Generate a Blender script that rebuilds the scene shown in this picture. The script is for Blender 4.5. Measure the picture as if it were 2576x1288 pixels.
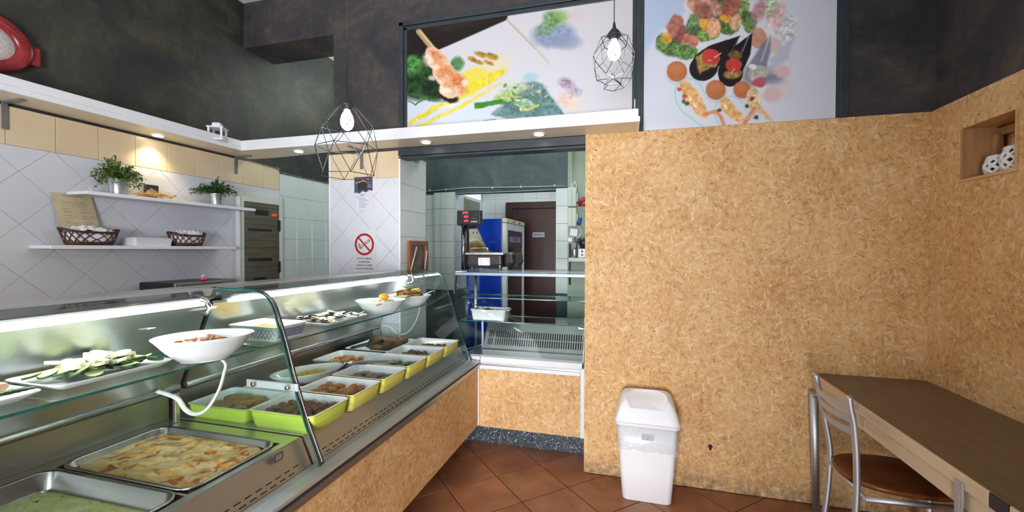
import bpy, bmesh, math, random
import numpy as np
from mathutils import Vector, Matrix
for _o in list(bpy.data.objects): bpy.data.objects.remove(_o)
S = bpy.context.scene
COL = S.collection
R = random.Random(7)
pi = math.pi

# ---------------------------------------------------------------- camera, light, exposure
EYE = 1.45
FPX = 1083.4
PITCH, ROLL, YAW = math.radians(-.86), math.radians(-.15), math.radians(15.45)
fw = Vector((-math.sin(YAW)*math.cos(PITCH), math.cos(YAW)*math.cos(PITCH), math.sin(PITCH)))
rt = Vector((math.cos(YAW), math.sin(YAW), 0)); dn = fw.cross(rt)
rt, dn = math.cos(ROLL)*rt+math.sin(ROLL)*dn, -math.sin(ROLL)*rt+math.cos(ROLL)*dn
cd = bpy.data.cameras.new('camera'); cam = bpy.data.objects.new('camera', cd); COL.objects.link(cam)
cd.sensor_width = 36; cd.lens = 36*FPX/2576; cd.clip_start = .02
m = Matrix.Identity(4)
for i in range(3):
    m[i][0] = rt[i]; m[i][1] = -dn[i]; m[i][2] = -fw[i]
m[2][3] = EYE
cam.matrix_world = m
S.camera = cam

w = bpy.data.worlds.new('daylight'); S.world = w; w.use_nodes = True
w.node_tree.nodes['Background'].inputs[0].default_value = (.80, .90, 1, 1)
w.node_tree.nodes['Background'].inputs[1].default_value = .55

def area(name, loc, target, sx, sy, power, col):
    l = bpy.data.lights.new(name, 'AREA'); l.shape = 'RECTANGLE'; l.size = sx; l.size_y = sy
    l.energy = power; l.color = col
    o = bpy.data.objects.new(name, l); COL.objects.link(o); o.location = loc
    o.rotation_euler = (Vector(target)-Vector(loc)).to_track_quat('-Z', 'Y').to_euler()
    return o
area('street_door_daylight', (-.15, -2.68, .95), (-.15, 3, .8), 1.5, 1.8, 185, (.97, .98, 1))

def lamp_spot(loc, target, power, col=(1, .86, .62), ang=95, blend=.7):
    l = bpy.data.lights.new('downlight_beam', 'SPOT'); l.energy = power; l.color = col
    l.spot_size = math.radians(ang); l.spot_blend = blend; l.shadow_soft_size = .025
    o = bpy.data.objects.new('downlight_beam', l); COL.objects.link(o); o.location = loc
    o.rotation_euler = (Vector(target)-Vector(loc)).to_track_quat('-Z', 'Y').to_euler()
def lamp_point(loc, power, col, r=.03):
    l = bpy.data.lights.new('lamp_light', 'POINT'); l.energy = power; l.color = col; l.shadow_soft_size = r
    o = bpy.data.objects.new('lamp_light', l); COL.objects.link(o); o.location = loc
lamp_point((-1.0, 4.0, 3.1), 16, (.93, 1, .95), .25)      # kitchen ceiling lamp, above the lintel and out of view
lamp_point((-2.5, 3.9, 3.1), 8, (.85, 1, .92), .25)
lamp_point((-1.4, 5.45, 2.9), 8, (.95, 1, 1), .2)

S.view_settings.view_transform = 'Standard'
S.view_settings.look = 'None'
S.view_settings.gamma = 1
S.view_settings.use_curve_mapping = False
S.view_settings.exposure = 1.0
S.cycles.transparent_max_bounces = 40
S.cycles.max_bounces = 10
S.cycles.caustics_reflective = False
S.cycles.caustics_refractive = False

# photograph frame -> a point on the plane Y = const (used to lay out the flat poster prints)
def aty(px, py, Y):
    v = rt*((px-1288)/FPX)+dn*((py-644)/FPX)+fw
    t = Y/v.y
    return v.x*t, EYE+v.z*t

# ---------------------------------------------------------------- materials
def srgb(r, g, b):
    f = lambda c: (c/255/12.92 if c/255 <= .04045 else ((c/255+.055)/1.055)**2.4)
    return (f(r), f(g), f(b), 1)
_mats = {}
def nt(name):
    mt = bpy.data.materials.new(name); mt.use_nodes = True
    t = mt.node_tree; b = t.nodes['Principled BSDF']
    return mt, t, b
def N(t, kind, **kw):
    n = t.nodes.new(kind)
    for k, v in kw.items():
        if k.startswith('i_'):
            key = k[2:]; key = int(key) if key.isdigit() else key.replace('_', ' ')
            n.inputs[key].default_value = v
        else: setattr(n, k, v)
    return n
def mixc(t, fac, a, b, mode='MIX'):
    n = t.nodes.new('ShaderNodeMix'); n.data_type = 'RGBA'; n.blend_type = mode
    def put(i, v):
        if hasattr(v, 'links') or hasattr(v, 'is_output'): t.links.new(v, n.inputs[i])
        else: n.inputs[i].default_value = v
    put(0, fac); put(6, a); put(7, b)
    return n.outputs[2]
def ramp(t, src, stops, interp='LINEAR'):
    n = t.nodes.new('ShaderNodeValToRGB'); n.color_ramp.interpolation = interp
    e = n.color_ramp.elements
    while len(e) < len(stops): e.new(.5)
    for k, (p, c) in enumerate(stops): e[k].position = p; e[k].color = c
    t.links.new(src, n.inputs[0]); return n.outputs[0]
def bump(t, b, src, strength, dist=.01):
    n = N(t, 'ShaderNodeBump'); n.inputs['Strength'].default_value = strength; n.inputs['Distance'].default_value = dist
    t.links.new(src, n.inputs['Height']); t.links.new(n.outputs[0], b.inputs['Normal'])
def coords(t, scale=(1, 1, 1), rot=(0, 0, 0), world=True):
    c = N(t, 'ShaderNodeNewGeometry').outputs['Position'] if world else N(t, 'ShaderNodeTexCoord').outputs['Object']
    mp = N(t, 'ShaderNodeMapping'); mp.inputs['Scale'].default_value = scale; mp.inputs['Rotation'].default_value = rot
    t.links.new(c, mp.inputs[0]); return mp.outputs[0]
def pm(name, c1, c2=None, scale=20, rough=.5, metal=0, bmp=0, stretch=(1, 1, 1), detail=4, lo=.35, hi=.65, world=False, spec=.5, coat=0, trans=0, emis=None, es=0):
    """procedural two-tone noise material"""
    if name in _mats: return _mats[name]
    mt, t, b = nt(name)
    c2 = c2 or tuple(min(1, x*.88) for x in c1[:3])+(1,)
    no = N(t, 'ShaderNodeTexNoise'); no.inputs['Scale'].default_value = scale; no.inputs['Detail'].default_value = detail
    t.links.new(coords(t, stretch, world=world), no.inputs['Vector'])
    t.links.new(ramp(t, no.outputs[0], [(lo, c1), (hi, c2)]), b.inputs['Base Color'])
    b.inputs['Roughness'].default_value = rough; b.inputs['Metallic'].default_value = metal
    b.inputs['Specular IOR Level'].default_value = spec
    b.inputs['Coat Weight'].default_value = coat
    if emis: b.inputs['Emission Color'].default_value = emis; b.inputs['Emission Strength'].default_value = es
    if bmp: bump(t, b, no.outputs[0], bmp, .004)
    _mats[name] = mt; return mt
def emit(name, col, strength):
    if name in _mats: return _mats[name]
    mt, t, b = nt(name); t.nodes.remove(b)
    e = N(t, 'ShaderNodeEmission'); e.inputs[0].default_value = col; e.inputs[1].default_value = strength
    t.links.new(e.outputs[0], t.nodes['Material Output'].inputs[0]); _mats[name] = mt; return mt
def glass(name, tint=(.975, .99, .985, 1), refl=.55, haze=0.0):
    if name in _mats: return _mats[name]
    mt, t, b = nt(name); t.nodes.remove(b)
    tr = N(t, 'ShaderNodeBsdfTransparent'); tr.inputs[0].default_value = tint
    gl = N(t, 'ShaderNodeBsdfGlossy'); gl.inputs['Roughness'].default_value = .004
    ge = N(t, 'ShaderNodeNewGeometry')          # Schlick reflectance, the same from both sides of the sheet
    dt = N(t, 'ShaderNodeVectorMath', operation='DOT_PRODUCT')
    t.links.new(ge.outputs['Normal'], dt.inputs[0]); t.links.new(ge.outputs['Incoming'], dt.inputs[1])
    ab = N(t, 'ShaderNodeMath', operation='ABSOLUTE'); t.links.new(dt.outputs['Value'], ab.inputs[0])
    om = N(t, 'ShaderNodeMath', operation='SUBTRACT', use_clamp=True); om.inputs[0].default_value = 1; t.links.new(ab.outputs[0], om.inputs[1])
    pw = N(t, 'ShaderNodeMath', operation='POWER'); pw.inputs[1].default_value = 5; t.links.new(om.outputs[0], pw.inputs[0])
    mu = N(t, 'ShaderNodeMath', operation='MULTIPLY_ADD', use_clamp=True); mu.inputs[1].default_value = .85*refl; mu.inputs[2].default_value = .035*refl
    t.links.new(pw.outputs[0], mu.inputs[0])
    mx = N(t, 'ShaderNodeMixShader'); t.links.new(mu.outputs[0], mx.inputs[0])
    t.links.new(tr.outputs[0], mx.inputs[1]); t.links.new(gl.outputs[0], mx.inputs[2])
    out = mx.outputs[0]
    if haze:
        df = N(t, 'ShaderNodeBsdfDiffuse'); df.inputs[0].default_value = (.8, .85, .85, 1)
        m2 = N(t, 'ShaderNodeMixShader'); m2.inputs[0].default_value = haze
        t.links.new(out, m2.inputs[1]); t.links.new(df.outputs[0], m2.inputs[2]); out = m2.outputs[0]
    t.links.new(out, t.nodes['Material Output'].inputs[0]); _mats[name] = mt; return mt

def osb_mat(name, ax):
    """oriented strand board: soft mottled base, faint chips at many angles, sparse pale and brown flakes, dark specks; ax = the two in-plane axes"""
    if name in _mats: return _mats[name]
    mt, t, b = nt(name)
    L = t.links.new
    g = N(t, 'ShaderNodeNewGeometry').outputs['Position']
    sp = N(t, 'ShaderNodeSeparateXYZ'); L(g, sp.inputs[0])
    cb = N(t, 'ShaderNodeCombineXYZ')
    L(sp.outputs[ax[0]], cb.inputs[0]); L(sp.outputs[ax[1]], cb.inputs[1])
    wn = N(t, 'ShaderNodeTexNoise', i_Scale=9.0, i_Detail=2.0); L(cb.outputs[0], wn.inputs['Vector'])
    wv = N(t, 'ShaderNodeVectorMath', operation='MULTIPLY_ADD'); wv.inputs[1].default_value = (.012, .012, 0)
    L(wn.outputs[1], wv.inputs[0]); L(cb.outputs[0], wv.inputs[2])
    def math_(op, a, b_, clamp=False):
        n = N(t, 'ShaderNodeMath', operation=op, use_clamp=clamp)
        for q, v in ((0, a), (1, b_)):
            if hasattr(v, 'is_output'): L(v, n.inputs[q])
            else: n.inputs[q].default_value = v
        return n.outputs[0]
    n1 = N(t, 'ShaderNodeTexNoise', i_Scale=30.0, i_Detail=6.0, i_Roughness=.6); L(cb.outputs[0], n1.inputs['Vector'])
    n2 = N(t, 'ShaderNodeTexNoise', i_Scale=3.0, i_Detail=4.0); L(cb.outputs[0], n2.inputs['Vector'])
    val = math_('ADD', math_('MULTIPLY', n1.outputs[0], .55), math_('MULTIPLY', n2.outputs[0], .45))
    flakes = []
    for k, (ang, sx, sy) in enumerate(((.25, 20, 80), (.95, 26, 110), (1.5, 17, 66), (2.05, 24, 100), (2.7, 19, 76), (1.2, 34, 150))):
        mp = N(t, 'ShaderNodeMapping'); mp.inputs['Rotation'].default_value = (0, 0, ang); mp.inputs['Location'].default_value = (k*3.7, k*1.3, 0)
        L(wv.outputs[0], mp.inputs[0])
        sc = N(t, 'ShaderNodeVectorMath', operation='MULTIPLY'); sc.inputs[1].default_value = (sx, sy, 1); L(mp.outputs[0], sc.inputs[0])
        v = N(t, 'ShaderNodeTexVoronoi', voronoi_dimensions='2D'); v.inputs['Scale'].default_value = 1; L(sc.outputs[0], v.inputs['Vector'])
        s2 = N(t, 'ShaderNodeSeparateColor'); L(v.outputs['Color'], s2.inputs[0])
        fade = math_('SUBTRACT', 1.0, math_('MULTIPLY', v.outputs['Distance'], 1.3), True)
        val = math_('ADD', val, math_('MULTIPLY', math_('MULTIPLY', math_('SUBTRACT', s2.outputs[0], .5), fade), .13))
        core = math_('MULTIPLY', math_('SUBTRACT', .52, v.outputs['Distance']), 9.0, True)
        flakes.append((math_('MULTIPLY', math_('GREATER_THAN', s2.outputs[1], .968), core), math_('MULTIPLY', math_('LESS_THAN', s2.outputs[1], .014), core)))
    col = ramp(t, val, [(.27, srgb(176, 128, 80)), (.42, srgb(202, 157, 105)), (.55, srgb(214, 173, 121)), (.72, srgb(226, 191, 144))])
    for li, da in flakes:
        col = mixc(t, math_('MULTIPLY', li, .5), col, srgb(232, 208, 170)); col = mixc(t, math_('MULTIPLY', da, .34), col, srgb(146, 100, 60))
    sv = N(t, 'ShaderNodeTexNoise', i_Scale=78.0, i_Detail=2.5)
    st = N(t, 'ShaderNodeVectorMath', operation='MULTIPLY'); st.inputs[1].default_value = (.75, 1.15, 1); L(wv.outputs[0], st.inputs[0]); L(st.outputs[0], sv.inputs['Vector'])
    col = mixc(t, ramp(t, sv.outputs[0], [(.64, (0, 0, 0, 1)), (.70, (.8, .8, .8, 1))]), col, srgb(104, 64, 34))
    # scuffed grey foot of the board
    zz = N(t, 'ShaderNodeMapRange'); zz.inputs[1].default_value = .16; zz.inputs[2].default_value = .01; L(sp.outputs[2], zz.inputs[0])
    ns = N(t, 'ShaderNodeTexNoise', i_Scale=26.0, i_Detail=4.0); L(cb.outputs[0], ns.inputs['Vector'])
    col = mixc(t, math_('MULTIPLY', zz.outputs[0], ramp(t, ns.outputs[0], [(.3, (0, 0, 0, 1)), (.7, (1, 1, 1, 1))])), col, srgb(108, 94, 78))
    L(col, b.inputs['Base Color'])
    b.inputs['Roughness'].default_value = .6; b.inputs['Specular IOR Level'].default_value = .3
    bump(t, b, val, .3, .003)
    _mats[name] = mt; return mt

def plaster(name, stops):
    if name in _mats: return _mats[name]
    mt, t, b = nt(name)
    v = coords(t, (1, 1, 1), (.3, .8, .5))
    n1 = N(t, 'ShaderNodeTexNoise', i_Scale=2.3, i_Detail=6.0, i_Roughness=.62, i_Distortion=.9); t.links.new(v, n1.inputs['Vector'])
    n2 = N(t, 'ShaderNodeTexNoise', i_Scale=9.0, i_Detail=8.0, i_Roughness=.7, i_Distortion=1.6); t.links.new(v, n2.inputs['Vector'])
    ad = N(t, 'ShaderNodeMath', operation='MULTIPLY_ADD'); ad.inputs[1].default_value = .45
    t.links.new(n2.outputs[0], ad.inputs[0]); t.links.new(n1.outputs[0], ad.inputs[2])
    col = ramp(t, ad.outputs[0], stops)
    t.links.new(col, b.inputs['Base Color']); b.inputs['Roughness'].default_value = .55
    b.inputs['Specular IOR Level'].default_value = .35
    bump(t, b, n2.outputs[0], .12, .004)
    _mats[name] = mt; return mt
def steel(name, col=(.62, .63, .62, 1), rough=.3, stretch=(2, 2, 160), st=.05):
    if name in _mats: return _mats[name]
    mt, t, b = nt(name)
    no = N(t, 'ShaderNodeTexNoise', i_Scale=3.0, i_Detail=4.0); t.links.new(coords(t, stretch), no.inputs['Vector'])
    t.links.new(ramp(t, no.outputs[0], [(.3, tuple(c*.9 for c in col[:3])+(1,)), (.7, col)]), b.inputs['Base Color'])
    mr = N(t, 'ShaderNodeMapRange'); mr.inputs[3].default_value = rough-st; mr.inputs[4].default_value = rough+st*2
    t.links.new(no.outputs[0], mr.inputs[0]); t.links.new(mr.outputs[0], b.inputs['Roughness'])
    b.inputs['Metallic'].default_value = 1
    _mats[name] = mt; return mt
def wood(name, c1, c2, axis=1, rough=.45, scale=14):
    if name in _mats: return _mats[name]
    mt, t, b = nt(name)
    st = [scale, scale, scale]; st[axis] = 1.1
    no = N(t, 'ShaderNodeTexNoise', i_Scale=2.2, i_Detail=7.0, i_Distortion=.6); t.links.new(coords(t, st), no.inputs['Vector'])
    t.links.new(ramp(t, no.outputs[0], [(.32, c1), (.68, c2)]), b.inputs['Base Color'])
    b.inputs['Roughness'].default_value = rough; bump(t, b, no.outputs[0], .06, .003)
    _mats[name] = mt; return mt
def attr_mat(name, rough=.4):
    if name in _mats: return _mats[name]
    mt, t, b = nt(name)
    a = N(t, 'ShaderNodeVertexColor'); a.layer_name = 'print'
    no = N(t, 'ShaderNodeTexNoise', i_Scale=300.0); t.links.new(coords(t), no.inputs['Vector'])
    t.links.new(mixc(t, .06, a.outputs[0], no.outputs[1], 'OVERLAY'), b.inputs['Base Color'])
    b.inputs['Roughness'].default_value = rough; b.inputs['Specular IOR Level'].default_value = .25
    _mats[name] = mt; return mt

WHITE = pm('white_paint', srgb(228, 229, 232), srgb(222, 223, 228), 8, .35)
PLASTIC = pm('white_plastic', srgb(240, 241, 246), srgb(236, 237, 243), 6, .3)
CERAMIC = pm('white_ceramic', srgb(236, 238, 240), srgb(230, 232, 236), 6, .12)
TILEW = pm('white_glazed_tile', srgb(212, 214, 222), srgb(206, 209, 218), 3, .16, world=True, lo=.3, hi=.7)
TILEB = pm('beige_glazed_tile', srgb(222, 202, 170), srgb(214, 193, 160), 5, .22, world=True)
TILEK = pm('kitchen_tile', srgb(214, 222, 220), srgb(207, 216, 214), 3, .2, world=True)
GROUT = pm('grey_grout', srgb(196, 198, 204), srgb(186, 188, 194), 30, .8)
BLACKM = pm('black_metal', srgb(26, 27, 30), srgb(20, 21, 24), 30, .4)
BLACKP = pm('black_plastic', srgb(34, 34, 38), srgb(28, 28, 32), 30, .4)
FRAMEM = pm('dark_slate_frame', srgb(52, 60, 66), srgb(44, 51, 57), 12, .45, world=True)
DARKW = plaster('dark_plaster', [(.42, srgb(42, 41, 47)), (.58, srgb(54, 53, 58)), (.72, srgb(66, 62, 63)), (.92, srgb(90, 81, 74))])
DARKG = plaster('green_black_plaster', [(.40, srgb(35, 36, 38)), (.58, srgb(44, 45, 45)), (.75, srgb(56, 56, 51)), (.95, srgb(78, 74, 62))])
DARKK = plaster('slate_plaster', [(.42, srgb(50, 60, 64)), (.65, srgb(64, 76, 80)), (.95, srgb(84, 96, 98))])
OSBX = osb_mat('osb_back', (0, 2)); OSBY = osb_mat('osb_side', (1, 2))
STEEL = steel('brushed_steel'); POLI = steel('polished_steel', (.42, .44, .45, 1), .40, (2, 2, 60), .04)
STEELD = steel('brushed_steel_dark', (.42, .44, .43, 1), .34)
STEELY = steel('brushed_steel_long', (.66, .67, .66, 1), .26, (160, 2, 160))
CHROME = steel('chrome', (.8, .8, .82, 1), .1, (3, 3, 3), .02)
ALU = steel('satin_aluminium', (.60, .62, .67, 1), .5, (60, 60, 2))
GLASS = glass('clear_glass'); GLASSE = pm('glass_edge', srgb(30, 104, 98), srgb(20, 84, 80), 20, .1, coat=.5)
GLASSH = glass('green_tinted_glass', (.95, .985, .97, 1), .8)

# ---------------------------------------------------------------- mesh helpers
class MB:
    def __init__(s): s.v = []; s.f = []; s.m = []; s.sm = []
    def add(s, vs, fs, mi=0, smooth=False):
        o = len(s.v); s.v += [tuple(p) for p in vs]
        for f in fs: s.f.append([i+o for i in f]); s.m.append(mi); s.sm.append(smooth)
        return s
    def box(s, a, b, mi=0, bev=0):
        x0, y0, z0 = [min(p, q) for p, q in zip(a, b)]; x1, y1, z1 = [max(p, q) for p, q in zip(a, b)]
        if bev:
            bev = min(bev, (x1-x0)*.45, (y1-y0)*.45, (z1-z0)*.45)
            def ring(z, i): return rrect(x0+i, x1-i, y0+i, y1-i, z, max(bev*.9-i*.5, bev*.3), 3)
            return s.loft([ring(z0, bev), ring(z0+bev*.35, bev*.35), ring(z0+bev, 0), ring(z1-bev, 0), ring(z1-bev*.35, bev*.35), ring(z1, bev)], mi, True, True)
        vs = [(x, y, z) for z in (z0, z1) for y in (y0, y1) for x in (x0, x1)]
        return s.add(vs, [(0, 2, 3, 1), (4, 5, 7, 6), (0, 1, 5, 4), (2, 6, 7, 3), (0, 4, 6, 2), (1, 3, 7, 5)], mi)
    def loft(s, rings, mi=0, cap0=False, cap1=False, smooth=False, close=True):
        n = len(rings[0]); vs = [p for r in rings for p in r]; fs = []
        for k in range(len(rings)-1):
            for i in range(n if close else n-1):
                j = (i+1) % n
                fs.append((k*n+i, k*n+j, (k+1)*n+j, (k+1)*n+i))
        s.add(vs, fs, mi, smooth)
        o = len(s.v)-len(vs)
        if cap0: s.f.append([o+i for i in range(n-1, -1, -1)]); s.m.append(mi); s.sm.append(False)
        if cap1: s.f.append([o+(len(rings)-1)*n+i for i in range(n)]); s.m.append(mi); s.sm.append(False)
        return s
    def tube(s, path, r, n=8, mi=0, smooth=True, cap=True, flat=None):
        P = [Vector(p) for p in path]; rings = []
        up = Vector((0, 0, 1)); prev = None
        for i, p in enumerate(P):
            t = (P[min(i+1, len(P)-1)]-P[max(i-1, 0)]).normalized()
            if prev is None:
                a = up if abs(t.z) < .95 else Vector((1, 0, 0))
                u = t.cross(a).normalized()
            else:
                u = (prev-t*prev.dot(t)).normalized()
            v = t.cross(u); prev = u
            rr = r[i] if isinstance(r, (list, tuple)) else r
            fl = flat or (1, 1)
            rings.append([p+u*(rr*fl[0]*math.cos(2*pi*k/n))+v*(rr*fl[1]*math.sin(2*pi*k/n)) for k in range(n)])
        return s.loft(rings, mi, cap, cap, smooth)
    def lathe(s, prof, c=(0, 0, 0), n=24, mi=0, smooth=True, sx=1, sy=1, cap0=False, cap1=False):
        return s.loft([[(c[0]+r*sx*math.cos(2*pi*k/n), c[1]+r*sy*math.sin(2*pi*k/n), c[2]+z) for k in range(n)] for r, z in prof], mi, cap0, cap1, smooth)
    def prism(s, poly, d, mi=0):
        """poly: 3-D points, extruded by vector d"""
        n = len(poly); d = Vector(d)
        vs = [Vector(p) for p in poly]+[Vector(p)+d for p in poly]
        return s.add(vs, [tuple(range(n-1, -1, -1)), tuple(range(n, 2*n))]+[(i, (i+1) % n, n+(i+1) % n, n+i) for i in range(n)], mi)
    def blob(s, c, r, seed=0, rough=.12, sub=2, mi=0, rot=0, freq=2.2):
        vs, fs = ico(sub); rr = random.Random(seed)
        ph = [rr.uniform(0, 6.3) for _ in range(9)]
        out = []; ca, sa = math.cos(rot), math.sin(rot)
        for x, y, z in vs:
            d = 1+rough*(math.sin(freq*x*2+ph[0]+1.7*math.sin(freq*y+ph[3]))+math.sin(freq*y*2.3+ph[1]+math.sin(freq*z*2+ph[4]))+math.sin(freq*z*2.1+ph[2]+x*3))/2
            X, Y, Z = x*r[0]*d, y*r[1]*d, z*r[2]*d
            out.append((c[0]+X*ca-Y*sa, c[1]+X*sa+Y*ca, c[2]+Z))
        return s.add(out, fs, mi, True)
_ico = {}
def ico(sub):
    if sub not in _ico:
        bm = bmesh.new(); bmesh.ops.create_icosphere(bm, subdivisions=sub, radius=1)
        bm.verts.index_update()
        _ico[sub] = ([tuple(v.co) for v in bm.verts], [tuple(v.index for v in f.verts) for f in bm.faces]); bm.free()
    return _ico[sub]
def rrect(x0, x1, y0, y1, z, r, n=4):
    r = max(1e-4, min(r, (x1-x0)/2-1e-5, (y1-y0)/2-1e-5)); out = []
    for cx, cy, a0 in ((x1-r, y1-r, 0), (x0+r, y1-r, pi/2), (x0+r, y0+r, pi), (x1-r, y0+r, 1.5*pi)):
        for k in range(n+1):
            a = a0+pi/2*k/n; out.append((cx+r*math.cos(a), cy+r*math.sin(a), z))
    return out
ORG = {}
def mesh(name, mb, mats, off=(0, 0, 0)):
    me = bpy.data.meshes.new(name)
    me.from_pydata([(x-off[0], y-off[1], z-off[2]) for x, y, z in mb.v], [], mb.f)
    for mt in (mats if isinstance(mats, (list, tuple)) else [mats]): me.materials.append(mt)
    me.polygons.foreach_set('material_index', mb.m); me.polygons.foreach_set('use_smooth', mb.sm)
    bm = bmesh.new(); bm.from_mesh(me); bmesh.ops.recalc_face_normals(bm, faces=bm.faces); bm.to_mesh(me); bm.free()
    me.update(); return me
def thing(name, label, cat, loc=(0, 0, 0), rz=0, group=None):
    o = bpy.data.objects.new(name, None); COL.objects.link(o); o.location = loc; o.rotation_euler = (0, 0, rz)
    o.empty_display_size = .05
    o['label'] = label; o['category'] = cat
    if group: o['group'] = group
    ORG[o.name] = tuple(loc); return o
def part(name, mb, mats, parent, local=False, label=None, kind=None):
    """a mesh child; mb in world space unless local (then in the parent's own space)"""
    org = (0, 0, 0) if local else ORG[parent.name]
    o = bpy.data.objects.new(name, mesh(name, mb, mats, org)); COL.objects.link(o); o.parent = parent
    ORG[o.name] = (0, 0, 0) if local else org
    if label: o['label'] = label
    if kind: o['kind'] = kind
    return o
def solo(name, mb, mats, label, cat, group=None, kind=None):
    """a thing that is one mesh, origin at its base centre"""
    xs, ys, zs = zip(*mb.v); c = ((min(xs)+max(xs))/2, (min(ys)+max(ys))/2, min(zs))
    o = bpy.data.objects.new(name, mesh(name, mb, mats, c)); COL.objects.link(o); o.location = c; ORG[o.name] = c
    if label: o['label'] = label
    if cat: o['category'] = cat
    if group: o['group'] = group
    if kind: o['kind'] = kind
    return o
def struct(name, mb, mats, label=None):
    o = bpy.data.objects.new(name, mesh(name, mb, mats)); COL.objects.link(o); o['kind'] = 'structure'; ORG[o.name] = (0, 0, 0)
    if label: o['label'] = label
    return o
def text(name, body, size, loc, rot, mt, parent, align='CENTER', ext=.0004, bold=0.0):
    c = bpy.data.curves.new(name, 'FONT'); c.body = body; c.size = size; c.align_x = align; c.align_y = 'CENTER'; c.extrude = ext; c.offset = bold
    c.materials.append(mt)
    t = bpy.data.objects.new(name, c); COL.objects.link(t)
    bpy.context.view_layer.update()
    me = bpy.data.meshes.new_from_object(t.evaluated_get(bpy.context.evaluated_depsgraph_get()))
    bpy.data.objects.remove(t)
    o = bpy.data.objects.new(name, me); COL.objects.link(o); o.parent = parent
    org = ORG[parent.name]; o.location = [a-b for a, b in zip(loc, org)]; o.rotation_euler = rot
    ORG[o.name] = tuple(loc); o['kind'] = 'stuff'
    return o
def clip(poly, x0, x1, y0, y1):
    for ax, val, sg in ((0, x0, 1), (0, x1, -1), (1, y0, 1), (1, y1, -1)):
        out = []
        for i in range(len(poly)):
            a, b = poly[i], poly[(i+1) % len(poly)]
            ia, ib = (a[ax]-val)*sg >= 0, (b[ax]-val)*sg >= 0
            if ia: out.append(a)
            if ia != ib:
                t = (val-a[ax])/(b[ax]-a[ax]); out.append((a[0]+t*(b[0]-a[0]), a[1]+t*(b[1]-a[1])))
        poly = out
        if len(poly) < 3: return []
    return poly
_tm = {}
def tile(name, poly, to3, d, mt, parent):
    """a clipped tile: poly in wall coordinates, to3 maps to 3-D, d = outward thickness vector; alike tiles share a mesh"""
    ar = 0
    for i in range(len(poly)):
        a, b = poly[i], poly[(i+1) % len(poly)]; ar += a[0]*b[1]-a[1]*b[0]
    if abs(ar) < 2e-4: return
    cx = sum(p[0] for p in poly)/len(poly); cy = sum(p[1] for p in poly)/len(poly)
    c3 = Vector(to3(cx, cy)); dv = Vector(d)
    key = (name, mt.name, tuple(round(q, 4) for p in poly for q in (p[0]-cx, p[1]-cy)), tuple(d))
    if key not in _tm:
        b = MB(); n = len(poly)
        base = [Vector(to3(*p))-c3 for p in poly]
        mid = [p+dv*.7 for p in base]; top = [p*(1-.0016/max(p.length, .01))+dv for p in base]
        b.loft([base, mid, top], 0, False, True)
        _tm[key] = mesh(name, b, mt)
    o = bpy.data.objects.new(name, _tm[key]); COL.objects.link(o); o.parent = parent; o.location = c3-Vector(ORG[parent.name])
    return o

# ================================================================ the room
XL, XR, YB, YF, HC = -3.06, 1.555, 2.83, -2.5, 3.45
fl = struct('floor', MB().box((-3.3, -2.7, -.12), (1.8, 6.1, -.0035)), pm('dark_floor_grout', srgb(70, 46, 38), srgb(54, 36, 30), 30, .8))
TERRA = []
for k in range(4):
    mt, t, b = nt('terracotta_tile_%d' % k)
    v = coords(t, (1, 1, 1), (0, 0, k*1.3))
    n1 = N(t, 'ShaderNodeTexNoise', i_Scale=4.0+k*.4, i_Detail=6.0, i_Roughness=.6, i_Distortion=.4); t.links.new(v, n1.inputs['Vector'])
    sh = (0, -6, 5, -3)[k]
    t.links.new(ramp(t, n1.outputs[0], [(.3, srgb(126+sh, 78+sh//2, 50)), (.55, srgb(154+sh, 99+sh//2, 66)), (.8, srgb(172+sh, 118, 84))]), b.inputs['Base Color'])
    b.inputs['Roughness'].default_value = .34; bump(t, b, n1.outputs[0], .05, .004)
    TERRA.append(mt)
ts = .2231*EYE; a0 = .5047+YAW; gx, gy = -.47685*EYE, 2.16952*EYE
ox, oy = gx*math.cos(YAW)-gy*math.sin(YAW), gx*math.sin(YAW)+gy*math.cos(YAW)
e1 = (math.cos(a0), math.sin(a0)); e2 = (math.sin(a0), -math.cos(a0))
g = .0028
sq = [(ox, oy)]
for i in range(-14, 14):
    for j in range(-4, 16):
        cx = ox+ts*((i+.5)*e1[0]+(j+.5)*e2[0]); cy = oy+ts*((i+.5)*e1[1]+(j+.5)*e2[1])
        if not (-1.35 < cx < 1.8 and .5 < cy < 3.3): continue
        hlf = ts/2-g
        pl = [(cx+hlf*(p*e1[0]+q*e2[0]), cy+hlf*(p*e1[1]+q*e2[1])) for p, q in ((-1, -1), (-1, 1), (1, 1), (1, -1))]
        pl = clip(pl, -1.5, XR-.03, .2, 3.1)
        if pl: tile('floor_tile', pl, lambda x, y: (x, y, -.007), (0, 0, .007), TERRA[(i*7+j*5+i*j) % 4], fl)

struct('ceiling', MB().box((-3.3, -2.7, HC), (1.8, 6.1, HC+.1)), pm('ceiling_white', srgb(226, 228, 230), srgb(220, 222, 225), 5, .7))
wl = struct('wall_left', MB().box((-3.25, -2.6, -.1), (XL, 6.0, HC+.02)), DARKG)
part('tile_bed', MB().box((XL, .6, .6), (XL+.003, 5.0, 1.976)).box((XL, .6, 1.976), (XL+.0028, 3.18, 2.172)).box((XL, 3.18, 1.976), (XL+.0028, 5.0, 2.13)), GROUT, wl)
L3 = lambda y, z: (XL+.003, y, z)
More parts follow.
